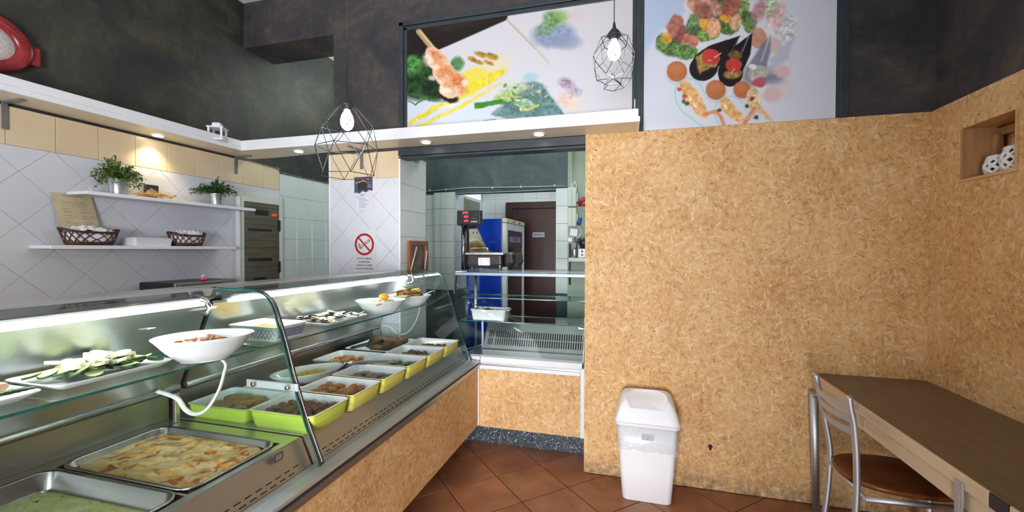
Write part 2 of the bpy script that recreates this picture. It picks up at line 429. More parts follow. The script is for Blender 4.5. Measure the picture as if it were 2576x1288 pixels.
# white tiles set on the diagonal
P = .1368
for i in range(-6, 16):
    for j in range(-8, 6):
        if (i+j) % 2 == 0: continue
        cy, cz = 1.473+P*i, 1.5735+P*j
        k = P-.0008
        pl = clip([(cy, cz-k), (cy+k, cz), (cy, cz+k), (cy-k, cz)], .65, 3.185, .85, 1.974)
        if pl: tile('white_tile', pl, L3, (.006, 0, 0), TILEW, wl)
for i in range(-4, 9):
    y0 = 1.424+i*.1975+.0012; y1 = y0+.1951
    y0, y1 = max(y0, .65), min(y1, 3.185)
    if y1-y0 > .01: tile('beige_tile', [(y0, 1.9765), (y1, 1.9765), (y1, 2.172), (y0, 2.172)], L3, (.006, 0, 0), TILEB, wl)
for i in range(0, 9):
    for j in range(-5, 4):
        y0, z0 = 3.192+i*.2, 1.3475+j*.1945
        z1 = min(z0+.1925, 2.13)
        if z1-z0 > .02: tile('square_tile', [(y0, z0), (y0+.198, z0), (y0+.198, z1), (y0, z1)], L3, (.006, 0, 0), TILEK, wl)
cb = MB().tube([(XL+.012, 2.75, 2.182), (XL+.012, 3.16, 2.166), (XL+.014, 3.2, 2.14), (XL+.012, 3.5, 2.134), (XL+.012, 4.6, 2.132)], .005, 6)
for y in (3.15, 3.23, 3.42, 3.6, 3.8): cb.box((XL, y-.006, 2.128 if y > 3.2 else 2.16), (XL+.02, y+.006, 2.146 if y > 3.2 else 2.18))
part('cable_run', cb, pm('grey_cable', srgb(110, 112, 112), None, 20, .5), wl, kind='stuff')

# back wall: beam over the left passage, pillar, poster wall, wall behind the chipboard
wb = MB().box((-3.06, YB, 3.088), (-2.2, 3.15, HC+.02)).box((-2.2, YB, 2.17), (-1.56, 3.15, HC+.02)).box((-1.56, YB, 2.19), (1.7, 3.15, HC+.02))
wb.box((-2.205, YB+.012, -.02), (-1.648, 3.24, 2.18)).box((-.272, YB+.01, -.02), (1.7, 3.0, 2.2))
wb = struct('wall_back', wb, DARKW)
part('tile_bed', MB().box((-2.236, YB+.0, .6), (-1.642, YB+.012, 2.17)).box((-1.648, YB, .6), (-1.636, 3.25, 2.17)), GROUT, wb)
F3 = lambda x, z: (x, YB, z)
for i in range(-8, 9):
    for j in range(-8, 8):
        if (i+j) % 2 == 0: continue
        cx, cz = -1.85+P*i, 1.572+P*j; k = P-.0007
        pl = clip([(cx, cz-k), (cx+k, cz), (cx, cz+k), (cx-k, cz)], -2.225, -1.64, .9, 1.976)
        if pl: tile('white_tile', pl, F3, (0, -.006, 0), TILEW, wb)
for x0, x1 in ((-2.225, -2.021), (-2.019, -1.822), (-1.82, -1.64)):
    tile('beige_tile', [(x0, 1.978), (x1, 1.978), (x1, 2.172), (x0, 2.172)], F3, (0, -.006, 0), TILEB, wb)
S3 = lambda y, z: (-1.636, y, z)
for i in range(2):
    for j in range(-4, 4):
        y0 = YB+.002+i*.2; z0 = 1.3475+j*.1965
        tile('square_tile', [(y0, z0), (y0+.198, z0), (y0+.198, min(z0+.1945, 2.172)), (y0, min(z0+.1945, 2.172))], S3, (.006, 0, 0), TILEK, wb)
part('corner_bead', MB().box((-2.243, YB-.008, .6), (-2.226, YB+.02, 2.172), 0, .002).box((-1.642, YB-.008, .6), (-1.629, YB+.006, 2.172), 0, .002), WHITE, wb, kind='stuff')
part('lower_plaster', MB().box((-2.214, YB+.02, .5), (-2.2045, 3.235, 2.17)), DARKG, wb)
struct('trim_1', MB().box((-1.64, YB-.02, 2.128), (-.285, YB+.1, 2.188), 0, .004).box((-1.64, YB-.012, 2.112), (-.285, YB+.09, 2.124)), FRAMEM)
# chipboard cladding
part('osb_panel', MB().box((-.287, 2.804, .004), (1.532, 2.838, 2.188), 0, .0015), OSBX, wb)
part('knot_mark', MB().loft([[(.468+.011*math.cos(a)*(1+.3*math.sin(3*a)), y, .262+.019*math.sin(a)) for a in [2*pi*k/14 for k in range(14)]] for y in (2.8045, 2.8032)], 0, False, True), BLACKP, wb)

wr = struct('wall_right', MB().box((1.71, -2.6, -.1), (1.85, 3.0, HC+.02)).box((1.56, -2.6, 2.186), (1.6, 2.9, HC+.02)), DARKW)
ny0, ny1, nz0, nz1 = 2.275, 2.577, 1.792, 2.036
ys = [-1.5, ny0, ny1, 2.803]; zs = [.004, nz0, nz1, 2.187]
pv = MB()
for i in range(3):
    for j in range(3):
        if i == 1 and j == 1: continue
        pv.add([(1.53, ys[i], zs[j]), (1.53, ys[i+1], zs[j]), (1.53, ys[i+1], zs[j+1]), (1.53, ys[i], zs[j+1])], [(0, 1, 2, 3)])
pv.box((1.531, ys[0], 2.186), (1.585, ys[3], 2.187))
part('osb_panel', pv, OSBY, wr)
PINE = wood('pine_board', srgb(196, 152, 96), srgb(214, 174, 118), 1, .5)
PINEV = wood('pine_board_upright', srgb(170, 124, 84), srgb(188, 144, 102), 2, .5)
nb = thing('wall_niche', 'square open pine niche set into the chipboard right wall', 'niche', (1.53, (ny0+ny1)/2, nz0))
xb = 1.69
part('back_board', MB().box((xb, ny0-.02, nz0-.02), (xb+.012, ny1+.02, nz1+.02)), OSBY, nb)
part('bottom_board', MB().box((1.524, ny0-.014, nz0-.014), (xb, ny1+.014, nz0), 0, .002), PINE, nb)
part('top_board', MB().box((1.531, ny0-.014, nz1), (xb, ny1+.014, nz1+.012), 0, .002), PINE, nb)
part('side_board', MB().box((1.529, ny1, nz0), (xb, ny1+.012, nz1), 0, .002), PINEV, nb)
part('side_board', MB().box((1.524, ny0-.012, nz0), (xb, ny0, nz1), 0, .002), PINE, nb)
part('rear_batten', MB().box((xb-.028, ny0, nz1-.045), (xb, ny1, nz1-.008), 0, .002), PINEV, nb)
part('corner_block', MB().box((xb-.05, ny1-.028, nz0), (xb-.02, ny1, nz1-.04), 0, .002), PINEV, nb)

struct('wall_front_and_light_block', MB().box((-3.2, -2.62, -.1), (-.92, YF, HC)).box((1.32, -2.62, -.1), (1.7, YF, HC)).box((-.92, -2.62, 2.2), (1.32, YF, HC)).box((.10, -1.12, -.1), (1.7, -1.0, HC)), DARKW)  # last box is an added unseen block that shades the right side

# ---------------------------------------------------------------- kitchen behind the openings
YP, YK = 4.9, 5.9
kb = struct('wall_kitchen_back', MB().box((-2.1, YK, -.1), (.1, YK+.1, HC)), GROUT)
kp = struct('wall_partition', MB().box((-3.06, YP+.02, 2.13), (-.7, YP+.12, HC)).box((-3.06, YP+.03, -.1), (-2.2, YP+.12, 2.135)).box((-2.34, YP, -.1), (-2.09, YK, 2.145)).box((-.825, YP, -.1), (-.7, YP+.1, 2.14)), DARKK)
K3 = lambda x, z: (x, YK, z)
for i in range(10):
    for j in range(-1, 6):
        x0, z0 = -2.075+i*.2, 1.165+j*.2
        tile('kitchen_tile', [(x0, z0), (x0+.197, z0), (x0+.197, z0+.197), (x0, z0+.197)], K3, (0, -.006, 0), TILEK, kb)
J3 = lambda x, z: (x, YP, z)
for j in range(-1, 6):
    z0 = 1.15+j*.2; z1 = min(z0+.197, 2.14)
    tile('kitchen_tile', [(-2.345, z0), (-2.272, z0), (-2.272, z1), (-2.345, z1)], J3, (0, -.008, 0), TILEK, kp)
    tile('kitchen_tile', [(-2.27, z0), (-2.09, z0), (-2.09, z1), (-2.27, z1)], J3, (0, -.008, 0), TILEK, kp)
    tile('kitchen_tile', [(-.832, z0), (-.693, z0), (-.693, z1), (-.832, z1)], J3, (0, -.008, 0), TILEK, kp)
    for i in range(5):
        y0 = YP+.002+i*.199
        tile('kitchen_tile', [(y0, z0), (y0+.197, z0), (y0+.197, z1), (y0, z1)], lambda y, z: (-2.09, y, z), (.008, 0, 0), TILEK, kp)
    for i in range(3):
        x0 = -2.55-i*.2
        tile('kitchen_tile', [(x0, z0), (x0+.197, z0), (x0+.197, z1), (x0, z1)], lambda x, z: (x, YP+.03, z), (0, -.008, 0), TILEK, kp)
part('edge_bead', MB().box((-2.095, YP-.014, .9), (-2.078, YP+.004, 2.146)).box((-2.355, YP-.012, .9), (-2.345, YP, 2.146)).box((-.692, YP-.012, .9), (-.684, YP, 2.9)), pm('cream_bead', srgb(200, 212, 190), None, 10, .4), kp, kind='stuff')
cw = MB().tube([(-2.5, YP+.012, 2.17), (-2.3, YP+.008, 2.18), (-1.9, YP+.008, 2.20), (-1.3, YP+.008, 2.185), (-.72, YP+.008, 2.178)], .006, 6)
cw.tube([(-2.08, YP+.012, 2.135), (-1.5, YP+.012, 2.135), (-.83, YP+.012, 2.14)], .004, 6)
for x in (-2.42, -2.2, -1.6, -1.25, -.85): cw.box((x-.008, YP-.002, 2.172), (x+.008, YP+.02, 2.2))
part('cable_run', cw, pm('pale_cable', srgb(170, 180, 178), None, 20, .5), kp, kind='stuff')
GREENW = plaster('kitchen_green_wall', [(.4, srgb(140, 156, 142)), (.7, srgb(152, 168, 152)), (.95, srgb(164, 178, 162))])
kr = struct('wall_kitchen_right', MB().box((-.612, 4.3, -.1), (-.05, 4.4, HC)).box((-.27, 3.0, -.1), (-.1, 4.3, HC)), GREENW)

BROWN = wood('brown_door_wood', srgb(64, 36, 32), srgb(80, 46, 40), 2, .4, 10)
BROWND = wood('brown_door_frame_wood', srgb(50, 28, 26), srgb(64, 36, 32), 2, .4, 10)
dr = MB().box((-1.715, YK-.045, -.02), (-1.625, YK, 2.115), 0, .004).box((-.72, YK-.045, -.02), (-.63, YK, 2.115), 0, .004).box((-1.625, YK-.045, 2.022), (-.72, YK, 2.115), 0, .004)
d1 = struct('door_1', dr, BROWND, 'dark brown wooden door marked as private at the back of the kitchen')
part('door_leaf', MB().box((-1.622, YK-.03, .0), (-.723, YK-.004, 2.02), 0, .003), BROWN, d1)
sg = part('name_plate', MB().box((-1.325, YK-.036, 1.622), (-1.155, YK-.03, 1.69), 0, .001), pm('plate_white', srgb(196, 200, 204), None, 10, .4), d1)
text('lettering', 'PRIVATO', .034, (-1.24, YK-.0366, 1.656), (pi/2, 0, 0), BLACKP, d1, bold=.0006)
hd = MB().tube([(-.80, YK-.03, 1.05), (-.80, YK-.075, 1.05), (-.90, YK-.075, 1.05)], .009, 8)
part('door_handle', hd, CHROME, d1)

# ================================================================ posters above the opening (flat prints, colours painted per vertex)
def to_px(X, Z, Y):
    P = np.stack([X, np.full_like(X, Y), Z-EYE], -1)
    d = lambda v: P[..., 0]*v.x+P[..., 1]*v.y+P[..., 2]*v.z
    return 1288+FPX*d(rt)/d(fw), 644+FPX*d(dn)/d(fw)
def vnoise(u, v, seed):
    rs = np.random.RandomState(seed); T = rs.rand(64, 64)
    iu, iv = np.floor(u).astype(int), np.floor(v).astype(int); fu, fv = u-iu, v-iv
    fu, fv = fu*fu*(3-2*fu), fv*fv*(3-2*fv)
    a, b = T[iv % 64, iu % 64], T[iv % 64, (iu+1) % 64]; c, d = T[(iv+1) % 64, iu % 64], T[(iv+1) % 64, (iu+1) % 64]
    return (a*(1-fu)+b*fu)*(1-fv)+(c*(1-fu)+d*fu)*fv
def fbm(u, v, seed): return (vnoise(u, v, seed)*.5+vnoise(u*2.1, v*2.1, seed+1)*.3+vnoise(u*4.3, v*4.3, seed+2)*.2)
class Paint:
    def __init__(s, X, Z, Y, ox, k, warp=14):
        px, py = to_px(X, Z, Y); s.u, s.v = (px-ox)*k, py*k
        s.u0, s.v0 = s.u, s.v
        s.u = s.u+(fbm(s.u0/60, s.v0/60, 3)-.5)*warp*2; s.v = s.v+(fbm(s.u0/60+9, s.v0/60, 8)-.5)*warp*2
        s.c = np.zeros(X.shape+(3,))
    def put(s, mask, col, alpha=1, tex=0, seed=1, tscale=30):
        col = np.array(col, float)
        if tex:
            n = (fbm(s.u0/tscale, s.v0/tscale, seed)-.5)*2*tex
            col = np.clip(col[None, None, :]*(1+n[..., None]), 0, 255)
        a = (np.clip(mask, 0, 1)*alpha)[..., None]
        s.c = s.c*(1-a)+col*a
    def ell(s, x, y, rx, ry, col, alpha=1, soft=.12, ang=0, tex=0, seed=1, tscale=30):
        a = math.radians(ang); du, dv = s.u-x, s.v-y
        p = (du*math.cos(a)+dv*math.sin(a))/rx; q = (-du*math.sin(a)+dv*math.cos(a))/ry
        d = np.sqrt(p*p+q*q); s.put((1-d)/soft+.5, col, alpha, tex, seed, tscale)
    def poly(s, pts, col, alpha=1, soft=8, tex=0, seed=1, tscale=30):
        ins = np.zeros(s.u.shape, bool); dist = np.full(s.u.shape, 1e9)
        n = len(pts)
        for i in range(n):
            (x0, y0), (x1, y1) = pts[i], pts[(i+1) % n]
            if y1 != y0:
                xi = x0+(s.v-y0)/(y1-y0)*(x1-x0)
                ins ^= ((y0 > s.v) != (y1 > s.v)) & (s.u < xi)
            L = (x1-x0)**2+(y1-y0)**2+1e-9; t = np.clip(((s.u-x0)*(x1-x0)+(s.v-y0)*(y1-y0))/L, 0, 1)
            dist = np.minimum(dist, np.hypot(s.u-x0-t*(x1-x0), s.v-y0-t*(y1-y0)))
        s.put(np.where(ins, dist, -dist)/soft+.5, col, alpha, tex, seed, tscale)
    def line(s, pts, wd, col, alpha=1, soft=6, tex=0):
        dist = np.full(s.u.shape, 1e9)
        for (x0, y0), (x1, y1) in zip(pts, pts[1:]):
            L = (x1-x0)**2+(y1-y0)**2+1e-9; t = np.clip(((s.u-x0)*(x1-x0)+(s.v-y0)*(y1-y0))/L, 0, 1)
            dist = np.minimum(dist, np.hypot(s.u-x0-t*(x1-x0), s.v-y0-t*(y1-y0)))
        s.put((wd/2-dist)/soft+.5, col, alpha, tex)
def print_sheet(name, paint_fn, x0, x1, z0, z1, Y, res, parent, ox, k, thick=.004, warp=14, mt=None):
    nx, nz = int((x1-x0)/res)+1, int((z1-z0)/res)+1
    X, Z = np.meshgrid(np.linspace(x0, x1, nx), np.linspace(z0, z1, nz))
    p = Paint(X, Z, Y, ox, k, warp); paint_fn(p)
    c = p.c/255; c = np.where(c <= .04045, c/12.92, ((c+.055)/1.055)**2.4)
    org = ORG[parent.name]
    co = np.stack([X-org[0], np.full_like(X, Y-org[1]), Z-org[2]], -1).reshape(-1, 3)
    i = np.arange(nx*nz).reshape(nz, nx)
    q = np.stack([i[:-1, :-1], i[:-1, 1:], i[1:, 1:], i[1:, :-1]], -1).reshape(-1, 4)
    me = bpy.data.meshes.new(name); me.vertices.add(len(co)); me.vertices.foreach_set('co', co.ravel())
    me.loops.add(q.size); me.loops.foreach_set('vertex_index', q.ravel().astype(np.int32))
    me.polygons.add(len(q)); me.polygons.foreach_set('loop_start', np.arange(0, q.size, 4, dtype=np.int32))
    try: me.polygons.foreach_set('loop_total', np.full(len(q), 4, np.int32))
    except Exception: pass
    me.update(calc_edges=True)
    at = me.color_attributes.new('print', 'FLOAT_COLOR', 'POINT')
    at.data.foreach_set('color', np.concatenate([c.reshape(-1, 3), np.ones((nx*nz, 1))], 1).ravel().astype(np.float32))
    me.materials.append(mt or attr_mat('printed_poster'))
    o = bpy.data.objects.new(name, me); COL.objects.link(o); o.parent = parent; ORG[o.name] = org
    return o

def paint_skewer(p):
    p.put(np.ones_like(p.u), (206, 204, 211)); p.put((p.u-1500)/1200, (198, 196, 200), .8)
    p.ell(420, 1040, 420, 130, (206, 210, 226), 1, .5); p.ell(760, 1110, 260, 90, (200, 208, 218), 1, .6)
    q = (p.u, p.v); p.u, p.v = p.u0, p.v0
    p.poly([(0, 150), (1010, 120), (1010, 186), (430, 442), (220, 530), (0, 620)], (32, 25, 24), 1, 14, .25)
    p.poly([(70, 270), (600, 180), (880, 160), (700, 230), (420, 300)], (52, 40, 36), .7, 60)
    p.line([(1008, 185), (1290, 470), (1400, 600)], 22, (196, 186, 170), .8, 10); p.line([(1000, 190), (1280, 472)], 7, (150, 134, 110), .6, 5)
    p.line([(165, 300), (310, 480)], 54, (176, 146, 100), 1, 8); p.line([(178, 300), (322, 470)], 18, (214, 190, 146), .9, 8)
    p.u, p.v = q
    p.ell(850, 650, 200, 90, (226, 212, 150), .5, .8, -25); p.ell(670, 740, 150, 80, (226, 204, 60), .8, .5, -20)
    p.poly([(60, 1180), (300, 1010), (520, 960), (640, 800), (960, 640), (1010, 680), (720, 880), (380, 1030), (70, 1200)], (222, 204, 46), .9, 26, .15)
    p.poly([(120, 1215), (330, 1110), (600, 975), (900, 810), (990, 770), (640, 990), (190, 1215)], (224, 208, 62), .9, 20, .12)
    p.poly([(300, 1040), (560, 960), (640, 900), (500, 1010)], (232, 228, 200), .7, 20)
    p.ell(160, 740, 190, 220, (34, 62, 34), 1, .25, 0, .7, 5, 26); p.ell(110, 620, 90, 90, (74, 128, 64), .9, .5, 0, .7, 6, 22)
    p.ell(330, 860, 120, 90, (28, 46, 28), 1, .3, 0, .7, 7, 24); p.ell(530, 610, 60, 70, (56, 106, 52), .8, .5, 0, .5, 8)
    p.ell(230, 930, 160, 26, (60, 96, 52), .8, .6, 12, .5, 9); p.line([(70, 960), (130, 1000), (200, 960)], 10, (52, 108, 48))
    p.ell(460, 930, 90, 46, (40, 28, 18), 1, .4, 15)
    for k, (x, y, a, b) in enumerate(((300, 520, 82, 72), (345, 590, 105, 90), (400, 680, 118, 92), (450, 760, 125, 95), (505, 810, 120, 110), (440, 870, 90, 60))):
        p.ell(x, y, a, b, (226, 190, 160), 1, .14, 30, .18, 20+k, 34)
    for k, (x, y, a, b, al) in enumerate(((320, 530, 70, 50, .8), (400, 650, 90, 46, .75), (380, 710, 60, 40, .5), (540, 770, 70, 60, .9), (500, 720, 90, 30, .6), (590, 850, 40, 50, .6), (450, 800, 50, 40, .5))):
        p.ell(x, y, a, b, (204, 120, 72), al, .9, 25, .35, 30+k, 20)
    for k, (x, y, a, b) in enumerate(((250, 570, 46, 60), (330, 640, 36, 26), (420, 860, 60, 30), (600, 790, 30, 36), (300, 740, 40, 26))): p.ell(x, y, a, b, (244, 226, 210), .7, .7)
    for x, y, a, b in ((680, 570, 50, 22), (760, 520, 60, 26), (860, 540, 60, 30), (830, 600, 50, 20), (730, 595, 50, 18)): p.ell(x, y, a, b, (164, 124, 44), .9, .6, 20, .5)
    p.ell(1450, 330, 200, 120, (128, 142, 176), .85, .5, -4, .2); p.ell(1560, 400, 150, 70, (138, 146, 172), .7, .6); p.ell(1450, 180, 100, 80, (112, 158, 96), .9, .6, 0, .5, 3, 40); p.ell(1360, 280, 90, 60, (118, 150, 112), .8, .6, -30, .4)
    p.ell(1540, 150, 60, 50, (150, 184, 100), .7, .8); p.ell(1660, 150, 70, 60, (214, 186, 190), .5, .8)
    p.poly([(850, 1090), (960, 1010), (1080, 880), (1210, 760), (1340, 800), (1450, 960), (1555, 1092), (1300, 1110), (1000, 1130)], (86, 122, 122), .92, 26, .4, 11, 30)
    p.ell(1230, 740, 70, 46, (160, 196, 206), .9, .6); p.ell(1080, 850, 130, 60, (172, 186, 150), .9, .5, -15, .4, 13); p.ell(1000, 920, 110, 50, (164, 190, 110), .9, .4, -10, .4, 14)
    p.poly([(690, 985), (960, 945), (1010, 985), (700, 1035)], (58, 130, 52), 1, 14, .25)
    p.ell(1190, 980, 130, 80, (94, 132, 110), .9, .5, 20, .5, 15); p.poly([(1080, 970), (1180, 1060), (1310, 1010), (1200, 940)], (150, 178, 140), .8, 24, .4); p.line([(1100, 985), (1180, 1055), (1310, 1000)], 14, (196, 204, 96), .9)
    for k in range(26): p.ell(960+R.random()*420, 800+R.random()*250, 14+R.random()*26, 6+R.random()*10, R.choice([(206, 186, 130), (196, 168, 130), (222, 226, 214), (70, 120, 84), (176, 204, 190)]), .8, .5, R.random()*180)
    p.line([(780, 1155), (900, 1140)], 10, (96, 160, 80), .8)
    p.ell(1570, 790, 75, 46, (148, 120, 146), .75, .8, 15, .5, 40, 16); p.ell(1655, 870, 62, 46, (160, 146, 186), .7, .8, 10, .4, 41, 16); p.ell(1580, 940, 95, 60, (226, 190, 170), .7, .9, -20, .3); p.ell(1640, 1010, 80, 46, (220, 200, 180), .6, .9)
def paint_platter(p):
    p.put(np.ones_like(p.u), (178, 192, 220)); p.put((p.v-600)/700, (192, 206, 222), .5)
    p.ell(1250, 900, 1260, 1000, (206, 208, 220), 1, .05); p.put((p.u-1200)/700, (202, 202, 216), .9)
    for k, (x, y, a, b) in enumerate(((560, 40, 110, 100), (750, -60, 130, 120), (900, -80, 200, 100))): p.ell(x, y, a, b, (214, 208, 206), 1, .2)
    G = (86, 112, 62); H = (168, 110, 96)
    p.poly([(470, 260), (480, 130), (560, 120), (640, 330), (560, 380)], (206, 206, 212), .9, 14)
    for k, (x, y, a, b, c, al) in enumerate(((360, 430, 170, 110, G, 1), (470, 480, 120, 90, (96, 130, 72), 1), (250, 400, 60, 80, (98, 132, 70), 1), (590, 240, 110, 120, (110, 142, 92), 1), (560, 330, 110, 80, (76, 92, 60), 1), (680, 330, 110, 60, (120, 150, 80), 1),
            (800, 60, 90, 150, (78, 92, 70), 1), (870, 250, 110, 80, G, 1), (1000, 40, 80, 120, (126, 146, 92), 1), (1060, 210, 90, 110, (98, 128, 76), 1), (1290, 90, 80, 120, (170, 196, 150), .8), (1420, 260, 110, 130, (196, 206, 196), .6))):
        p.ell(x, y, a, b, c, al, .22 if al == 1 else .7, 0, .6, 50+k, 22)
    for k, (x, y, a, b, c, al) in enumerate(((660, 60, 180, 100, (184, 136, 116), 1), (650, 120, 90, 80, (148, 92, 80), .9), (375, 245, 76, 105, H, 1), (520, 385, 100, 55, (190, 120, 104), 1), (430, 320, 40, 90, (138, 78, 76), 1), (905, 60, 76, 150, (158, 96, 80), 1), (950, 210, 50, 80, (206, 168, 130), 1), (740, 270, 60, 90, (216, 160, 130), 1),
            (1170, 110, 60, 110, (176, 128, 132), .9), (1340, 160, 76, 130, (206, 160, 166), .75), (1290, 240, 50, 60, (220, 196, 190), .7))):
        p.ell(x, y, a, b, c, al, .2 if al == 1 else .6, 20, .35, 70+k, 30)
    p.poly([(280, 250), (370, 130), (440, 210), (400, 300), (330, 330)], (172, 112, 98), .8, 16, .3)
    for x, y, a, b in ((295, 365, 52, 52), (850, 170, 56, 32), (870, 190, 40, 30)): p.ell(x, y, a, b, (204, 150, 62), 1, .3, 0, .3)
    p.poly([(590, 180), (715, 190), (670, 280), (640, 290)], (220, 160, 66), 1, 10, .2)
    for pts in (((570, 462), (600, 385), (712, 430)), ((960, 320), (1000, 220), (1085, 348)), ((1210, 300), (1290, 240), (1330, 330)), ((740, 130), (745, 90), (760, 160))): p.poly(list(pts), (216, 214, 222), .95, 8)
    sv = (p.u, p.v); p.u, p.v = (p.u*.3+p.u0*.7), (p.v*.3+p.v0*.7)
    p.ell(1165, 362, 82, 98, (188, 136, 112), .95, .12, 0, .12); p.ell(1330, 432, 58, 76, (204, 172, 166), .7, .3)
    p.poly([(992, 338), (690, 440), (560, 530), (520, 620), (700, 700), (830, 600), (940, 460)], (30, 26, 28), 1, 8); p.ell(645, 645, 140, 122, (30, 26, 28), 1, .06, -25)
    p.poly([(1112, 318), (1020, 380), (880, 490), (800, 640), (900, 760), (1000, 720), (1090, 520)], (30, 26, 28), 1, 8); p.ell(900, 690, 120, 135, (30, 26, 28), 1, .06, 10)
    p.line([(1075, 350), (1010, 490)], 14, (120, 118, 126), .9); p.line([(985, 345), (920, 470)], 8, (84, 82, 88), .9)
    p.poly([(1285, 340), (1180, 450), (1060, 640), (1130, 720), (1240, 640), (1280, 500)], (104, 104, 122), .8, 26); p.line([(1270, 360), (1196, 580)], 14, (190, 192, 206), .8)
    p.poly([(1510, 350), (1400, 440), (1270, 580), (1330, 640), (1450, 560)], (150, 152, 176), .45, 40); p.poly([(1040, 640), (1010, 760), (1100, 830), (1240, 790), (1380, 760), (1300, 640)], (70, 68, 84), .55, 60)
    p.u, p.v = sv
    p.poly([(560, 540), (640, 500), (800, 560), (760, 640), (600, 700)], (150, 124, 66), 1, 14, .45, 90, 20); p.ell(715, 540, 84, 80, (192, 62, 62), 1, .1, 0, .12); p.ell(700, 575, 24, 10, (230, 140, 130), .7, .6); p.line([(745, 548), (812, 508)], 9, (206, 190, 160))
    p.ell(940, 525, 66, 46, (116, 90, 44), 1, .3, 0, .5, 91, 18); p.ell(925, 705, 84, 46, (150, 122, 70), 1, .3, -10, .4, 92, 18); p.ell(930, 622, 76, 68, (186, 62, 58), 1, .1, 0, .12); p.line([(905, 695), (930, 655)], 9, (206, 190, 160))
    p.ell(1165, 700, 100, 74, (176, 172, 160), .95, .3, -20, .2); p.ell(1176, 786, 66, 46, (192, 76, 84), .95, .3, -10); p.ell(1108, 640, 34, 24, (226, 226, 232), .9, .5)
    p.ell(1340, 660, 90, 60, (186, 184, 186), .6, .6); p.ell(1400, 690, 74, 54, (214, 168, 176), .7, .6, -20); p.ell(1300, 900, 84, 74, (206, 166, 160), .7, .5); p.ell(1420, 860, 100, 80, (212, 190, 186), .5, .8); p.ell(1290, 770, 120, 40, (120, 124, 146), .5, .9)
    sv = (p.u, p.v); p.u, p.v = (p.u*.2+p.u0*.8), (p.v*.2+p.v0*.8)
    for x, y, r in ((390, 680, 97), (760, 857, 94), (1010, 856, 82)):
        p.ell(x, y+r*.25, r*1.05, r, (178, 172, 184), .5, .5); p.ell(x, y, r, r, (178, 106, 66), 1, .07, 0, .12, 5, 10); p.ell(x-r*.1, y-r*.3, r*.7, r*.5, (196, 128, 86), .6, .9)
    T = (136, 206, 196)
    p.line([(660, 890), (600, 790), (540, 750), (470, 748), (405, 790), (370, 870), (380, 970), (440, 1060), (540, 1140), (650, 1215)], 11, T)
    p.line([(1060, 1070), (990, 960), (930, 918), (850, 916), (780, 960), (745, 1050), (760, 1130), (790, 1185)], 9, T, .9); p.line([(1150, 850), (1220, 930)], 9, T, .6); p.line([(640, 870), (720, 1150)], 4, (190, 214, 212), .6)
    p.u, p.v = sv
    for k, (x, y, a, b) in enumerate(((475, 825, 66, 52), (520, 890, 84, 66), (565, 960, 74, 66), (600, 1030, 70, 60), (640, 1085, 60, 36), (850, 985, 56, 60), (890, 1040, 82, 60), (950, 1100, 70, 50), (1000, 1150, 50, 36), (1110, 900, 56, 60), (1130, 980, 70, 66), (1180, 1050, 56, 40), (1250, 1100, 46, 30))):
        p.ell(x, y, a, b, (216, 168, 112) if k < 9 else (214, 182, 142), 1, .2, 35, .25, 100+k, 24)
    for x, y in ((520, 940), (560, 1000), (850, 1020)): p.ell(x, y, 26, 16, (244, 226, 196), .8, .6, 60)
    p.line([(660, 1085), (770, 1060), (810, 1120), (835, 1190)], 36, (216, 128, 92), .9, 14); p.line([(1035, 1170), (1130, 1030)], 40, (204, 128, 104), .9, 14); p.line([(1150, 1040), (1060, 1130)], 20, (222, 160, 140), .8, 10); p.line([(1230, 1080), (1300, 1160)], 24, (216, 176, 156), .8, 10)
    for x, y, c in ((415, 850, (196, 60, 44)), (460, 920, (188, 70, 50)), (455, 965, (70, 100, 40)), (490, 985, (52, 62, 34)), (1060, 1010, (60, 56, 40)), (1140, 1120, (54, 62, 48)), (790, 1050, (64, 70, 44)), (1110, 940, (120, 60, 50))): p.ell(x, y, 22, 20, c, .9, .6)

k1 = 2311/610
po = thing('food_poster', 'wide printed food poster of a meat skewer on a white plate', 'poster', (-.78, YB-.012, 2.3), 0, None)
print_sheet('print', paint_skewer, -1.568, .0, 2.27, 3.028, YB-.012, .0036, po, 1010, k1)
part('backing_board', MB().box((-1.568, YB-.011, 2.27), (.0, YB-.001, 3.028)), BLACKM, po)
part('poster_frame', MB().box((-1.632, YB-.022, 2.262), (-1.597, YB-.001, 3.09), 0, .003), FRAMEM, po)
part('poster_frame', MB().box((-1.594, YB-.016, 2.262), (-1.568, YB-.001, 3.05), 0, .003), FRAMEM, po)
part('poster_frame', MB().box((-1.632, YB-.022, 3.062), (-.002, YB-.001, 3.095), 0, .003), FRAMEM, po)
part('poster_frame', MB().box((-1.594, YB-.016, 3.029), (-.002, YB-.001, 3.058), 0, .003), FRAMEM, po)
k2 = 2046/540
po = thing('food_poster', 'tall printed food poster of a canape platter with black spoons', 'poster', (.58, YB-.012, 2.2), 0, None)
print_sheet('print', paint_platter, .07, 1.098, 2.192, 3.3, YB-.013, .0036, po, 1600, k2)
part('backing_board', MB().box((.07, YB-.012, 2.192), (1.098, YB-.001, 3.3)), BLACKM, po)
part('poster_frame', MB().box((.001, YB-.02, 2.192), (.022, YB-.001, 3.36), 0, .003).box((.022, YB-.014, 2.192), (.05, YB-.001, 3.36)).box((.05, YB-.022, 2.192), (.067, YB-.001, 3.36), 0, .003), FRAMEM, po, kind='stuff')
part('poster_frame', MB().box((1.1, YB-.012, 2.192), (1.116, YB-.001, 3.36)).box((1.114, YB-.022, 2.192), (1.158, YB-.001, 3.36), 0, .003), FRAMEM, po, kind='stuff')
part('hinge_plate', MB().box((.012, YB-.026, 2.315), (.02, YB-.02, 2.39), 0, .001), ALU, po)

